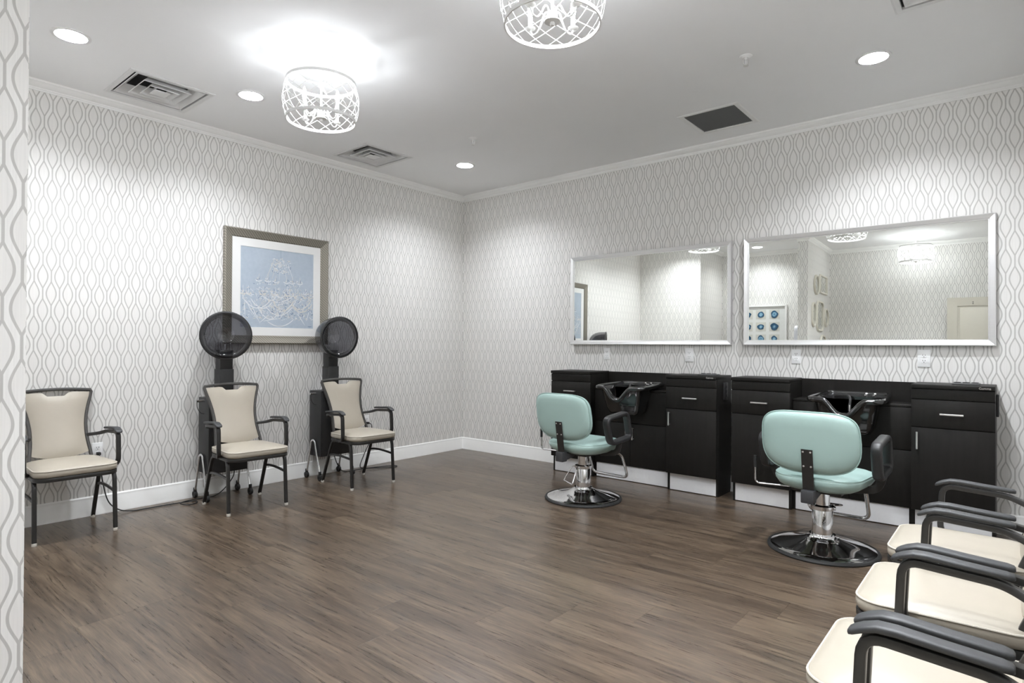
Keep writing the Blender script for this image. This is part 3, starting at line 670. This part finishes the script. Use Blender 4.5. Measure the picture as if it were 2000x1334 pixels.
# ------------------------------------------------------------------ framed things
def frame_mesh(w_, h_, prof):
    """mitred frame in the local XZ plane facing -Y; prof = (inset from outer edge, depth towards viewer), four rails"""
    out = []
    c = [(-w_ / 2, -h_ / 2), (w_ / 2, -h_ / 2), (w_ / 2, h_ / 2), (-w_ / 2, h_ / 2)]; dirs = [(1, 1), (-1, 1), (-1, -1), (1, -1)]
    for k in range(4):
        rings = [[(c[q][0] + dirs[q][0] * i, -d, c[q][1] + dirs[q][1] * i) for i, d in prof] for q in (k, (k + 1) % 4)]
        out.append(MB().loft(rings))
    return out
def make_picture():
    t = thing('framed_painting', 'blue chandelier painting in a ribbed champagne frame between the hood dryers', 'painting', (0.002, -2.394, 1.752), rad(90))
    for r in frame_mesh(1.0, 1.0, [(0, 0), (0, 0.034), (0.010, 0.040), (0.055, 0.022), (0.066, 0.020), (0.072, 0.014), (0.075, 0.010), (0.075, 0)]): r.build('frame_rail', M_RIB, t, 30)
    m = MB(); a, b = 0.427, 0.352
    for x0, x1, z0, z1 in ((-a, a, b, a), (-a, a, -a, -b), (-a, -b, -b, b), (b, a, -b, b)): m.box(x0, x1, -0.010, -0.004, z0, z1)
    m.build('mat_board', M_MATB, t, 0)
    cv = MB().box(-0.353, 0.353, -0.007, -0.003, -0.353, 0.353).build('canvas', M_CANVAS, t, 0)
    # brush strokes: u right, v up in 0..1 across the canvas
    R = random.Random(3); WHT, CRM, BLU = MB(), MB(), MB()
    def stroke(mb, pts, wd):
        wd = wd * 1.7 + 0.0006
        P = [Vector(((u - 0.5) * 0.704, 0, (v - 0.5) * 0.704)) for u, v in pts]; n = len(P); L_, R_ = [], []
        for i in range(n):
            d = P[min(i + 1, n - 1)] - P[max(i - 1, 0)]; d = d.normalized() if d.length > 0 else Vector((1, 0, 0)); nn = Vector((-d.z, 0, d.x)); k = wd * (0.35 if i in (0, n - 1) else 1)
            L_.append(P[i] + nn * k); R_.append(P[i] - nn * k)
        vs = [(p.x, -0.0074 - R.random() * 0.0008, p.z) for p in L_ + R_]; mb.add(vs, [(i, i + 1, n + i + 1, n + i) for i in range(n - 1)])
    def swag(mb, a, b, sag, wd, n=10): stroke(mb, [(a[0] + (b[0] - a[0]) * q, a[1] + (b[1] - a[1]) * q - sag * 4 * q * (1 - q)) for q in [i / n for i in range(n + 1)]], wd)
    def dab(mb, u, v, l, wd):
        a = R.uniform(0, PI); stroke(mb, [(u, v), (u + l * 0.5 * cos(a) + R.uniform(-.004, .004), v + l * 0.5 * sin(a)), (u + l * cos(a), v + l * sin(a))], wd)
    pick = lambda: R.choice((WHT, WHT, CRM, CRM, BLU))
    stroke(BLU, [(0.53, 1.0), (0.53, 0.9)], 0.0015)
    for _ in range(150): dab(pick(), R.uniform(0.41, 0.65), R.uniform(0.70, 0.885), R.uniform(0.01, 0.035), R.uniform(0.0008, 0.0018))
    for u in (0.43, 0.47, 0.52, 0.57, 0.62): stroke(pick(), [(u, 0.86), (u + (u - 0.53) * 0.3, 0.78), (u + (u - 0.53) * 1.0, 0.62)], 0.0013)
    for u in (0.235, 0.355, 0.46, 0.61, 0.69, 0.80):
        stroke(CRM, [(u, 0.60), (u + 0.004, 0.675)], 0.0022); stroke(BLU, [(u + 0.012, 0.60), (u + 0.014, 0.64)], 0.002)
        swag(WHT, (u - 0.045, 0.60), (u + 0.045, 0.60), 0.02, 0.002)
        for _ in range(12): dab(pick(), u + R.uniform(-0.05, 0.05), 0.58 + R.uniform(-0.05, 0.03), 0.025, 0.0015)
    for u in (0.03, 0.10, 0.29, 0.45, 0.62, 0.73, 0.88, 0.96):
        v = 0.44 - 0.02 * abs(u - 0.5); stroke(WHT, [(u, v), (u + 0.003, v + 0.085)], 0.0022); stroke(BLU, [(u - 0.012, v), (u - 0.01, v + 0.05)], 0.0018); swag(CRM, (u - 0.04, v), (u + 0.04, v), 0.025, 0.0022)
        for _ in range(16): dab(pick(), u + R.uniform(-0.06, 0.06), v + R.uniform(-0.06, 0.02), 0.028, 0.0016)
    for a, b, sg in (((0.03, 0.36), (0.40, 0.36), 0.12), ((0.13, 0.36), (0.46, 0.40), 0.14), ((0.40, 0.38), (0.73, 0.38), 0.16), ((0.32, 0.28), (0.75, 0.36), 0.16), ((0.65, 0.36), (0.97, 0.38), 0.12), ((0.68, 0.30), (0.99, 0.33), 0.10), ((0.28, 0.40), (0.70, 0.42), 0.08), ((0.2, 0.30), (0.55, 0.26), 0.17), ((0.35, 0.08), (0.72, 0.12), 0.08), ((0.45, 0.44), (0.60, 0.44), 0.05)): swag(R.choice((WHT, CRM)), a, b, sg, 0.0021, 14)
    for (a, b) in (((0.07, 0.33), (0.22, 0.10)), ((0.12, 0.33), (0.25, 0.06)), ((0.25, 0.06), (0.36, 0.16)), ((0.73, 0.36), (0.52, 0.12)), ((0.52, 0.12), (0.30, 0.08)), ((0.77, 0.22), (0.88, 0.04)), ((0.93, 0.30), (0.90, 0.10)), ((0.05, 0.32), (0.06, 0.15))): stroke(WHT, [a, ((a[0] + b[0]) / 2 + R.uniform(-.02, .02), (a[1] + b[1]) / 2), b], 0.002)
    for _ in range(640): dab(pick(), min(0.97, max(0.03, R.gauss(0.52, 0.25))), R.uniform(0.10, 0.50), R.uniform(0.015, 0.05), R.uniform(0.0007, 0.0016))
    stroke(BLU, [(0.92, 0.025), (0.95, 0.022), (0.98, 0.026)], 0.0016)
    WHT.build('white_strokes', mat('white_paint', (0.74, 0.76, 0.79), 0.6), cv, 0, kind='stuff'); CRM.build('cream_strokes', mat('cream_paint', (0.68, 0.66, 0.62), 0.6), cv, 0, kind='stuff'); BLU.build('blue_strokes', mat('blue_paint', (0.16, 0.22, 0.36), 0.6), cv, 0, kind='stuff')
make_picture()

def make_mirror(x0, x1, label, nx, nz):
    wd = x1 - x0; h = 0.904; t = thing('wall_mirror', label, 'mirror', ((x0 + x1) / 2, -0.017, 1.7145), 0, 'silver framed station mirrors')
    # hung very slightly off the wall plane, as the reflections in the photo show
    t.rotation_euler = (-nz, 0, nx)
    for r in frame_mesh(wd, h, [(0, 0), (0, 0.012), (0.006, 0.024), (0.034, 0.017), (0.036, 0.012), (0.043, 0.011), (0.044, 0.004), (0.044, 0)]): r.build('frame_rail', M_SILVER, t, 25)
    MB().box(-wd / 2 + 0.042, wd / 2 - 0.042, -0.006, -0.001, -h / 2 + 0.042, h / 2 - 0.042).build('mirror_glass', M_MIRROR, t, 0)
make_mirror(1.60, 3.273, 'silver framed wall mirror over the station nearer the room corner', 0.010, 0.007)
make_mirror(3.376, 5.053, 'silver framed wall mirror at right, showing the door and framed agates', 0.008, 0.0115)

# ------------------------------------------------------------------ salon stations
YF = -0.345
def bar_handle(parent, p, q, name='handle'):
    P, Q = Vector(p), Vector(q); d = (Q - P).normalized(); o = Vector((0, -0.026, 0)); mb = MB()
    mb.tube([P + o - d * 0.008, Q + o + d * 0.008], rect(0.0055, 0.0045, 0.002, 2), ref=(0, 1, 0))
    for e in (P, Q): mb.tube([e, e + o], 0.004, 8)
    mb.build(name, M_SATIN, parent)
def make_cabinet(x0, x1, label, door_handle_right, logo):
    t = thing('station_cabinet', label, 'cabinet', ((x0 + x1) / 2, 0, 0), 0, 'black styling station cabinets'); a = (x1 - x0) / 2
    MB().box(-a, a, YF + 0.018, -0.004, 0.152, 0.976).build('carcass', M_WOOD, t, 0)
    MB().box(-a, a, YF - 0.012, -0.004, 0.976, 1.003, 0.003).build('top_board', M_WOOD, t)
    MB().box(-a + 0.001, a - 0.001, YF, YF + 0.0179, 0.905, 0.973, 0.0015).build('rail', M_WOOD, t)
    d = MB().box(-a + 0.001, a - 0.001, YF, YF + 0.0179, 0.717, 0.899, 0.0015).build('drawer', M_WOOD, t)
    bar_handle(d, (-0.055, YF, 0.809), (0.055, YF, 0.809))
    d = MB().box(-a + 0.001, a - 0.001, YF, YF + 0.0179, 0.154, 0.711, 0.0015).build('door', M_WOOD, t)
    hx = (a - 0.035) if door_handle_right else (-a + 0.035)
    bar_handle(d, (hx, YF, 0.575), (hx, YF, 0.675))
    MB().box(-a, -a + 0.018, -0.300, -0.004, 0, 0.152).build('plinth_side', M_WOOD, t, 0); MB().box(a - 0.018, a, -0.300, -0.004, 0, 0.152).build('plinth_side', M_WOOD, t, 0)
    MB().box(-a + 0.018, a - 0.018, -0.298, -0.286, 0.006, 0.151).build('toe_kick', M_TOE, t, 0)
    if logo:
        cu = bpy.data.curves.new('lettering', 'FONT'); cu.body = 'Gamma'; cu.size = 0.020; cu.extrude = 0.0006; cu.align_x = 'RIGHT'
        tmp = bpy.data.objects.new('lettering_curve', cu); me = bpy.data.meshes.new_from_object(tmp); bpy.data.objects.remove(tmp)
        lg = bpy.data.objects.new('brand_lettering', me); COL.objects.link(lg); lg.parent = t; lg.location = (a - 0.02, YF - 0.0126, 0.983); lg.rotation_euler = (PI / 2, 0, 0); me.materials.clear(); me.materials.append(M_SATIN)
        ob = MB().box(a - 0.001, a + 0.016, -0.20, -0.12, 0.80, 0.945, 0.004).build('outlet_box', M_PLASTIC, t)
        s = MB()
        for z in (0.835, 0.872, 0.91): s.box(a + 0.0155, a + 0.0165, -0.175, -0.145, z - 0.010, z + 0.010)
        s.build('socket', M_RUBBER, ob, 0)
    return t
def make_sink_cabinet(x0, x1, label):
    t = thing('sink_cabinet', label, 'cabinet', ((x0 + x1) / 2, 0, 0), 0, 'black sink cabinets'); a = (x1 - x0) / 2 - 0.001; y = -0.275
    MB().box(-a, a, y + 0.018, -0.004, 0.14, 0.835).build('carcass', M_WOOD, t, 0)
    MB().box(-a, a, -0.024, -0.004, 0.8355, 0.998).build('back_panel', M_WOOD, t, 0)
    MB().box(-a, a, y, -0.024, 0.8355, 0.852, 0.002).build('ledge', M_WOOD, t)
    MB().box(-a + 0.001, a - 0.001, y, y + 0.0179, 0.540, 0.833, 0.0015).build('front_panel', M_WOOD, t)
    for s in (-1, 1):
        b, c = sorted((s * 0.0015, s * (a - 0.001))); d = MB().box(b, c, y, y + 0.0179, 0.144, 0.535, 0.0015).build('door', M_WOOD, t)
        bar_handle(d, (s * 0.033, y, 0.40), (s * 0.033, y, 0.495))
    MB().box(-a, -a + 0.018, -0.262, -0.004, 0, 0.14).build('plinth_side', M_WOOD, t, 0); MB().box(a - 0.018, a, -0.262, -0.004, 0, 0.14).build('plinth_side', M_WOOD, t, 0)
    MB().box(-a + 0.018, a - 0.018, -0.262, -0.250, 0.006, 0.139).build('toe_kick', M_TOE, t, 0)
make_cabinet(1.583, 2.045, 'black drawer and door cabinet under the small mirror, end nearest room corner', True, False)
make_sink_cabinet(2.047, 2.815, 'low black sink cabinet behind the farther mint styling chair')
make_cabinet(2.817, 3.262, 'black drawer and door cabinet right of the farther shampoo bowl', False, True)
make_cabinet(3.385, 3.832, 'black drawer and door cabinet left of the nearer shampoo bowl', True, False)
make_sink_cabinet(3.834, 4.606, 'low black sink cabinet behind the nearer mint styling chair')
make_cabinet(4.608, 5.055, 'black drawer and door cabinet at the far right of both stations', False, True)

def make_bowl(cx, label):
    t = thing('shampoo_bowl', label, 'sink', (cx, -0.07, 0), 0, 'black shampoo bowls'); D = 0.49; hw_ = 0.232
    def path():
        pts = []; r = 0.05
        def put(x, y): pts.append((x, y))
        for i in range(6): tt = PI / 2 * i / 5; put(hw_ - 0.02 - r + r * cos(PI / 2 - tt) , -r + r * sin(PI / 2 - tt))
        for i in range(1, 5): put(hw_ - 0.02 + 0.02 * i / 5, -r - (D - 2 * r) * i / 5)
        for i in range(6): tt = PI / 2 * i / 5; put(hw_ - r + r * cos(tt), -D + r - r * sin(tt))
        for i in range(1, 28): put(hw_ - r - 2 * (hw_ - r) * i / 28, -D)
        q = [(-x, y) for x, y in reversed(pts[:16])]
        return pts + q
    ol = path()
    def zr(x, y):
        f = max(0, min(1, (-y - 0.30) / 0.14)); f = f * f * (3 - 2 * f)
        return 0.899 - 0.02 * (-y / D) - 0.108 * f * (lambda q: q * q * (3 - 2 * q))(max(0.0, min(1.0, (1 - abs(x) / 0.14) / 0.9)))
    rim3 = [(x, y - 0.03 * max(0, (-y - 0.3) / 0.19) * math.exp(-(x / 0.12) ** 2), zr(x, y)) for x, y in ol]
    def ins(k, z=None, zmix=0.0, cy=-D * 0.52):
        out = []
        for x, y, zz in rim3:
            xx = x * (1 - k); yy = cy + (y - cy) * (1 - k * 1.0); out.append((xx, yy if z is None or zmix < 0.12 else min(yy, -0.222 if zmix < 2 else 0), zz if z is None else zz * (1 - zmix) + z * zmix))
        return out
    rings = [ins(0.02), ins(0.13, 0.86, 0.15), ins(0.19, 0.80, 0.45), ins(0.27, 0.70, 0.85), ins(0.36, 0.665, 1.0), ins(0.60, 0.652, 1.0), ins(0.9, 0.648, 1.0)]
    outer = [ins(0.92, 0.634, 1), ins(0.60, 0.634, 1.0), ins(0.40, 0.645, 1.0), ins(0.31, 0.675, 0.95), ins(0.22, 0.75, 0.75), ins(0.14, 0.83, 0.4), ins(0.05, 0.87, 0.1), ins(0.0)]
    MB().loft(outer[:-1] + rings, True, True).build('basin', M_GLOSSB, t, 60)
    MB().tube(rim3, (0.015, 0.019), 12, ref=(0, 0, 1), closed=True).build('rim', M_GLOSSB, t, 60)
    dk = MB(); dk.box(-0.17, 0.17, -0.085, -0.02, 0.868, 0.884, 0.006); dk.build('faucet_deck', M_GLOSSB, t)
    for x in (0.06, 0.115):
        h = MB(); h.lathe([(0.013, 0.884), (0.013, 0.905), (0, 0.91)], 12, (x, -0.05, 0)); h.tube([(x, -0.05, 0.903), (x + 0.015, -0.11, 0.912)], (0.008, 0.005), 8); h.build('faucet_handle', M_CHROME, t)
    h = MB(); h.tube(smooth_path([(-0.04, -0.10, 0.862), (-0.045, -0.14, 0.885), (-0.02, -0.22, 0.895), (0.0, -0.27, 0.875), (0.0, -0.29, 0.83)], 6), 0.009, 8); h.build('spray_hose', M_RUBBER, t)
    h = MB(); h.tube([(0.0, -0.29, 0.835), (0.0, -0.297, 0.79)], 0.012, 10); h.build('spray_nozzle', M_CHROME, t)
    MB().box(-0.15, 0.15, -0.19, 0.03, 0.853, 0.870, 0.004).build('mounting_flange', M_GLOSSB, t)
make_bowl(2.462, 'glossy black shampoo bowl under the small mirror'); make_bowl(4.24, 'glossy black shampoo bowl under the large mirror')

def make_holder(x, label):
    t = thing('tool_holder', label, 'tool holder', (x, -0.20, 1.003), 0, 'black tool holders')
    MB().box(-0.075, 0.075, -0.06, 0.06, 0, 0.012, 0.004).build('plate', mat('holder_grey', (0.10, 0.10, 0.10), 0.4), t)
    for i in (-1, 0, 1): MB().lathe([(0.012, 0.012), (0.012, 0.017), (0.020, 0.017), (0.020, 0.012)], 18, (i * 0.047, 0, 0)).build('holder_ring', M_PLASTIC, t)
make_holder(3.14, 'small flat tool holder on the cabinet top below the small mirror'); make_holder(4.90, 'small flat tool holder on the far right cabinet top')

# ------------------------------------------------------------------ mint styling chairs
def make_styling_chair():
    t = thing('styling_chair', '', 'chair', (0, 0, 0))
    # +Y is the sitting direction
    ol = [(y, x) for x, y in outline(-0.255, 0.265, 0.262, 0.245, 0.13, 0.17, 9)]   # (y-major) -> swap back below
    pts = [(x, y) for y, x in ol]
    def rg(k, z): return [(y, x, zz) for x, y, zz in ring(pts, k, z)]
    seat = MB().loft([rg(i, z) for i, z in ((0.11, 0.386), (0.06, 0.392), (0.022, 0.412), (0.004, 0.440), (0.0, 0.458), (0.004, 0.470), (0.010, 0.477), (0.03, 0.487), (0.07, 0.494), (0.13, 0.498))]).build('seat', M_MINT, t, 60)
    MB().tube(rg(0.006, 0.4735), 0.0035, 6, closed=True).build('piping', M_MINT, seat)
    # backrest: rounded outline in XZ, lofted in thickness
    n = 56; zc, top, bot = 0.705, 0.168, 0.195
    def yb(z): return -0.235 - 0.16 * (z - 0.50)
    def bo(k, off, grow=0.0):
        out = []
        for i in range(n):
            a = 2 * PI * i / n; c, s = cos(a), sin(a); e = 2 / 4.2 if s > 0 else 2 / 3.0
            x = math.copysign(abs(c) ** e, c); z = math.copysign(abs(s) ** e, s)
            zz = zc + z * ((top if s > 0 else bot) - k)
            x *= (0.268 - k) * (1.0 - 0.03 * max(0, z))
            out.append((x, yb(zz) + off + 0.35 * x * x, zz))
        return out
    back = MB().loft([bo(0.09, -0.058), bo(0.045, -0.055), bo(0.018, -0.047), bo(0.004, -0.033), bo(0.0, -0.02), bo(0.0, -0.004), bo(0.006, 0.008), bo(0.03, 0.017), bo(0.08, 0.024)]).build('backrest', M_MINT, t, 60)
    MB().tube(bo(-0.001, -0.028), 0.0035, 6, closed=True).build('piping', M_MINT, back)
    br = MB(); br.loft([[(x, yb(z) - 0.060 - o, z) for x, o in ((-0.031, 0), (0.031, 0), (0.031, 0.006), (-0.031, 0.006))] for z in (0.655, 0.60, 0.55, 0.50, 0.45, 0.405)]).build('back_bracket', M_BLACK, t, 30)
    sc = MB()
    for x in (-0.02, 0.02):
        for z in (0.64, 0.555): sc.lathe([(0.0055, -0.001), (0.0055, -0.003), (0, -0.004)], 10, (x, yb(z) - 0.0655, z), 'Y')
    sc.build('screws', M_SATIN, t, kind='stuff')
    hb = MB(); hb.box(-0.036, 0.036, -0.315, -0.255, 0.340, 0.415, 0.006); hb.prism([(-0.28, 0.345), (-0.06, 0.385), (-0.06, 0.40), (-0.28, 0.40)], -0.03, 0.03, 'X'); hb.build('hinge_block', mat('hinge_grey', (0.045, 0.046, 0.05), 0.45), t)
    MB().box(-0.14, 0.14, -0.15, 0.17, 0.372, 0.392, 0.004).build('seat_plate', M_BLACK, t)
    for s in (-1, 1):
        loop = fillet([(s * 0.315, -0.135, 0.685), (s * 0.315, 0.145, 0.715), (s * 0.315, 0.195, 0.515), (s * 0.315, -0.075, 0.49)], [0.055, 0.055, 0.05, 0.05], 7, closed=True)
        arm = MB().tube(loop, rect(0.0185, 0.030, 0.016, 4), ref=(1, 0, 0), closed=True).build('armrest', M_PLASTIC, t, 50)
        MB().tube(fillet([(s * 0.13, 0.06, 0.380), (s * 0.29, 0.06, 0.40), (s * 0.315, 0.06, 0.49)], 0.05), rect(0.022, 0.008, 0.002, 2), ref=(0, 1, 0)).build('arm_bracket', M_BLACK, arm)
    col = MB(); col.lathe([(0.043, 0.24), (0.043, 0.375)], 28); col.build('piston', M_CHROME, t)
    col = MB(); col.lathe([(0.058, 0.085), (0.058, 0.262), (0.055, 0.266), (0.042, 0.266)], 32); col.build('pump_sleeve', M_CHROME, t)
    b = MB().lathe([(0.300, 0.016), (0.292, 0.022), (0.250, 0.032), (0.180, 0.048), (0.120, 0.066), (0.098, 0.076), (0.092, 0.080), (0.076, 0.086), (0.074, 0.098), (0.058, 0.100)], 64).build('base_dish', M_CHROME, t, 60)
    MB().lathe([(0.290, 0.0), (0.312, 0.0), (0.315, 0.008), (0.310, 0.018), (0.298, 0.022), (0.290, 0.018)], 64, close=True).build('rubber_rim', M_RUBBER, b)
    fp = fillet([(0.10, 0.10, 0.372), (0.165, 0.23, 0.372), (0.175, 0.30, 0.34), (0.18, 0.385, 0.135), (-0.18, 0.385, 0.135), (-0.175, 0.30, 0.34), (-0.165, 0.23, 0.372), (-0.10, 0.10, 0.372)], [0, .05, .05, .06, .06, .05, .05, 0], 6)
    MB().tube(fp, 0.0125, 12).build('footrest', M_CHROME, t)
    lv = MB().tube(fillet([(-0.10, -0.03, 0.372), (-0.375, -0.09, 0.368), (-0.378, -0.09, 0.50)], 0.03, 6), 0.0065, 8).build('recline_lever', M_CHROME, t)
    MB().tube([(-0.3775, -0.09, 0.47), (-0.378, -0.09, 0.545)], 0.010, 10).build('lever_grip', M_RUBBER, lv)
    return t
def make_pedal(t, ang, yl=-0.135, zl=0.14):
    p = bpy.data.objects.new('pump_pedal', None); COL.objects.link(p); p.parent = t; p.rotation_euler = (0, 0, ang); p.empty_display_size = 0.05
    MB().tube(fillet([(0.0, -0.058, 0.262), (0.045, -0.075, 0.262), (0.085, yl, zl), (-0.085, yl, zl), (-0.045, -0.075, 0.262), (0.0, -0.058, 0.262)], [0, .02, .015, .015, .02, 0], 5), 0.0055, 8).build('pedal_bail', M_CHROME, p)
    k = MB(); k.lathe([(0.060, 0.248), (0.068, 0.250), (0.068, 0.272), (0.060, 0.274)], 24); k.lathe([(0, -0.075), (0.012, -0.075), (0.012, 0.075), (0, 0.075)], 12, (0, 0.0, 0.262), 'X'); k.build('pedal_collar', M_CHROME, p)
S1 = make_styling_chair(); make_pedal(S1, rad(-28)); S1.location = (2.43, -1.054, 0); S1.rotation_euler = (0, 0, rad(-4)); S1['label'] = 'mint vinyl hydraulic styling chair farther from the camera, under the small mirror'; S1['group'] = 'mint styling chairs'
S2 = make_styling_chair(); make_pedal(S2, rad(185), -0.19, 0.245); S2.location = (4.236, -1.13, 0); S2.rotation_euler = (0, 0, rad(-2)); S2['label'] = 'mint vinyl hydraulic styling chair nearer the camera, beside the armchair row'; S2['group'] = 'mint styling chairs'

# ------------------------------------------------------------------ wall outlets, plugs and cords
def make_outlet(loc, rz, label, w_=0.070, h_=0.115):
    t = thing('wall_outlet', label, 'outlet', loc, rz, 'white wall outlets')
    MB().box(-w_ / 2, w_ / 2, -0.006, 0, -h_ / 2, h_ / 2, 0.003).build('cover_plate', M_OUT, t)
    for z in (0.0195, -0.0195):
        r = MB().loft([[(x, y, z + q) for x, q in rect(0.0165, 0.0140, 0.010, 4)] for y in (-0.0055, -0.0085)]).build('receptacle', M_OUT, t)
        s = MB(); s.box(-0.0085, -0.0055, -0.0089, -0.0080, z - 0.001, z + 0.009); s.box(0.0055, 0.0085, -0.0089, -0.0080, z - 0.001, z + 0.009); s.lathe([(0, -0.0089), (0.003, -0.0088), (0.003, -0.008)], 10, (0, 0, z - 0.008), 'Y'); s.build('slots', M_SLOT, r, 0)
make_outlet((2.02, 0, 1.172), 0, 'white wall outlet below the left end of the small mirror'); make_outlet((2.881, 0, 1.172), 0, 'white wall outlet below the right half of the small mirror', 0.079, 0.125)
make_outlet((3.787, 0, 1.172), 0, 'white wall outlet below the left half of the large mirror'); make_outlet((4.647, 0, 1.172), 0, 'white wall outlet below the right half of the large mirror', 0.079, 0.125)
make_outlet((0, -3.791, 0.466), rad(90), 'white wall outlet beside the leftmost armchair'); make_outlet((0, -1.414, 0.463), rad(90), 'white wall outlet behind the armchair nearest the corner')
def make_cord(pts, plug, dryer):
    o = Vector(dryer.location)
    t = MB().tube([p - o for p in smooth_path(pts, 8)], 0.0042, 7).build('power_cord', M_RUBBER, dryer, 60)
    x, y_, z = plug; q = Vector(plug) - o
    pl = MB(); pl.box(q.x - 0.0155, q.x + 0.02, q.y - 0.012, q.y + 0.012, q.z - 0.010, q.z + 0.011, 0.004); pl.build('plug', M_RUBBER, t)
z = 0.006
make_cord([(0.045, -3.791, 0.445), (0.062, -3.79, 0.40), (0.065, -3.775, 0.25), (0.070, -3.74, 0.10), (0.085, -3.68, 0.03), (0.105, -3.60, z), (0.12, -3.50, z), (0.125, -3.38, z), (0.135, -3.26, z), (0.17, -3.17, z + .002), (0.23, -3.19, z), (0.24, -3.26, z), (0.19, -3.29, z + .008), (0.15, -3.22, z + .008), (0.115, -3.10, z), (0.115, -3.0, z), (0.13, -2.93, 0.05), (0.14, -2.86, 0.14), (0.15, -2.85, 0.214)], (0.0262, -3.791, 0.4465), D1)
make_cord([(0.045, -1.414, 0.443), (0.075, -1.40, 0.42), (0.08, -1.41, 0.30), (0.075, -1.50, 0.12), (0.09, -1.55, 0.03), (0.11, -1.52, z), (0.16, -1.40, z), (0.21, -1.27, z), (0.25, -1.22, z), (0.29, -1.26, z), (0.26, -1.36, z), (0.18, -1.52, z + .009), (0.12, -1.66, z), (0.10, -1.74, z), (0.10, -1.80, 0.05), (0.12, -1.86, 0.15), (0.13, -1.88, 0.214)], (0.0262, -1.414, 0.4435), D2)

# ------------------------------------------------------------------ things seen only in the mirrors
def make_agates():
    t = thing('framed_agates', 'white framed grid of blue agate slices on the alcove wall, seen in mirror', 'wall art', (1.80, YD, 1.60), PI)
    for r in frame_mesh(0.86, 1.02, [(0, 0), (0, 0.035), (0.028, 0.035), (0.030, 0.012), (0.030, 0)]): r.build('frame_rail', M_WHITE, t, 30)
    MB().box(-0.402, 0.402, -0.012, -0.002, -0.482, 0.482).build('mat_board', mat('agate_mat', (0.72, 0.73, 0.71), 0.7), t, 0)
    R = random.Random(5)
    for i in range(3):
        for j in range(4):
            x, z_ = -0.225 + i * 0.225, 0.345 - j * 0.215
            tl = MB().box(x - 0.085, x + 0.085, -0.0135, -0.0119, z_ - 0.08, z_ + 0.08).build('mount_card', mat('mount_card', (0.60, 0.60, 0.55), 0.8), t, 0)
            mb = MB(); n = 20; sx, sz = R.uniform(0.045, 0.066), R.uniform(0.048, 0.066); ph = R.uniform(0, 6)
            pts = [((1 + 0.10 * sin(3 * a + ph) + 0.05 * sin(5 * a)) * sx * cos(a), (1 + 0.08 * sin(2 * a + ph)) * sz * sin(a)) for a in [2 * PI * k / n for k in range(n)]]
            mb.loft([[(px, -0.0135, pz) for px, pz in pts], [(px, -0.019, pz) for px, pz in pts]])
            o = mb.build('agate_slice', M_AGATE, tl, 40); o.location = (x, 0, z_)
make_agates()
def wall_plaque(y0, y1, z0, z1, r, label):
    t = thing('framed_wall_mirror', label, 'mirror', (XS, (y0 + y1) / 2, (z0 + z1) / 2), rad(90), 'cream framed accent mirrors')
    a, b = abs(y1 - y0) / 2, (z1 - z0) / 2; r = min(r, a * 0.999, b * 0.999)
    def rr(i, y): return [(p, -y, q) for p, q in rect(a - i, b - i, max(0.002, r - i), 8)]
    MB().loft([rr(0, 0.002), rr(0, 0.020), rr(0.008, 0.030), rr(0.026, 0.026), rr(0.032, 0.012), rr(0.034, 0.002)], False, False, wrap=True).build('frame', M_CREAM, t, 40)
    MB().loft([rr(0.030, 0.002), rr(0.030, 0.010)]).build('mirror_glass', M_MIRROR, t, 30)
wall_plaque(-5.12, -5.44, 2.20, 2.52, 0.2, 'upper oval cream mirror on the wall stub, seen in large mirror')
wall_plaque(-5.50, -6.00, 2.25, 2.56, 0.012, 'rectangular white framed mirror on the wall stub, highest of the cluster')
wall_plaque(-4.99, -5.22, 1.68, 2.07, 0.2, 'narrow oval cream mirror on the wall stub, nearest the stub end')
wall_plaque(-5.30, -5.74, 1.63, 2.12, 0.10, 'large rounded rectangular cream mirror at the middle of the stub cluster')
wall_plaque(-5.82, -6.12, 1.72, 2.03, 0.2, 'small oval cream mirror on the wall stub, nearest the back corner')
wall_plaque(-5.56, -5.94, 1.28, 1.58, 0.2, 'lowest oval cream mirror on the wall stub, half cut by the mirror frame')
def make_dispenser():
    t = thing('wall_dispenser', 'white rounded dispenser inside the alcove, peeking past the stub in mirror', 'dispenser', (XS0, -5.2, 1.55), 0)
    m2 = mat('dispenser_white', (0.72, 0.73, 0.78), 0.35)
    pr = []
    for x, k in ((0.0, 0.0), (-0.10, 0.0), (-0.125, 0.01), (-0.14, 0.03)):
        pr.append([(x, p * (1 - k * 4), q) for p, q in [(0.09, -0.16), (0.09, 0.06)] + [(0.09 * cos(a), 0.06 + 0.10 * sin(a)) for a in [PI * i / 10 for i in range(1, 10)]] + [(-0.09, 0.06), (-0.09, -0.16)]])
    MB().loft(pr).build('cover', m2, t, 40); MB().box(-0.11, -0.01, -0.06, 0.06, -0.18, -0.158, 0.004).build('outlet_tray', M_PLASTIC, t)
make_dispenser()
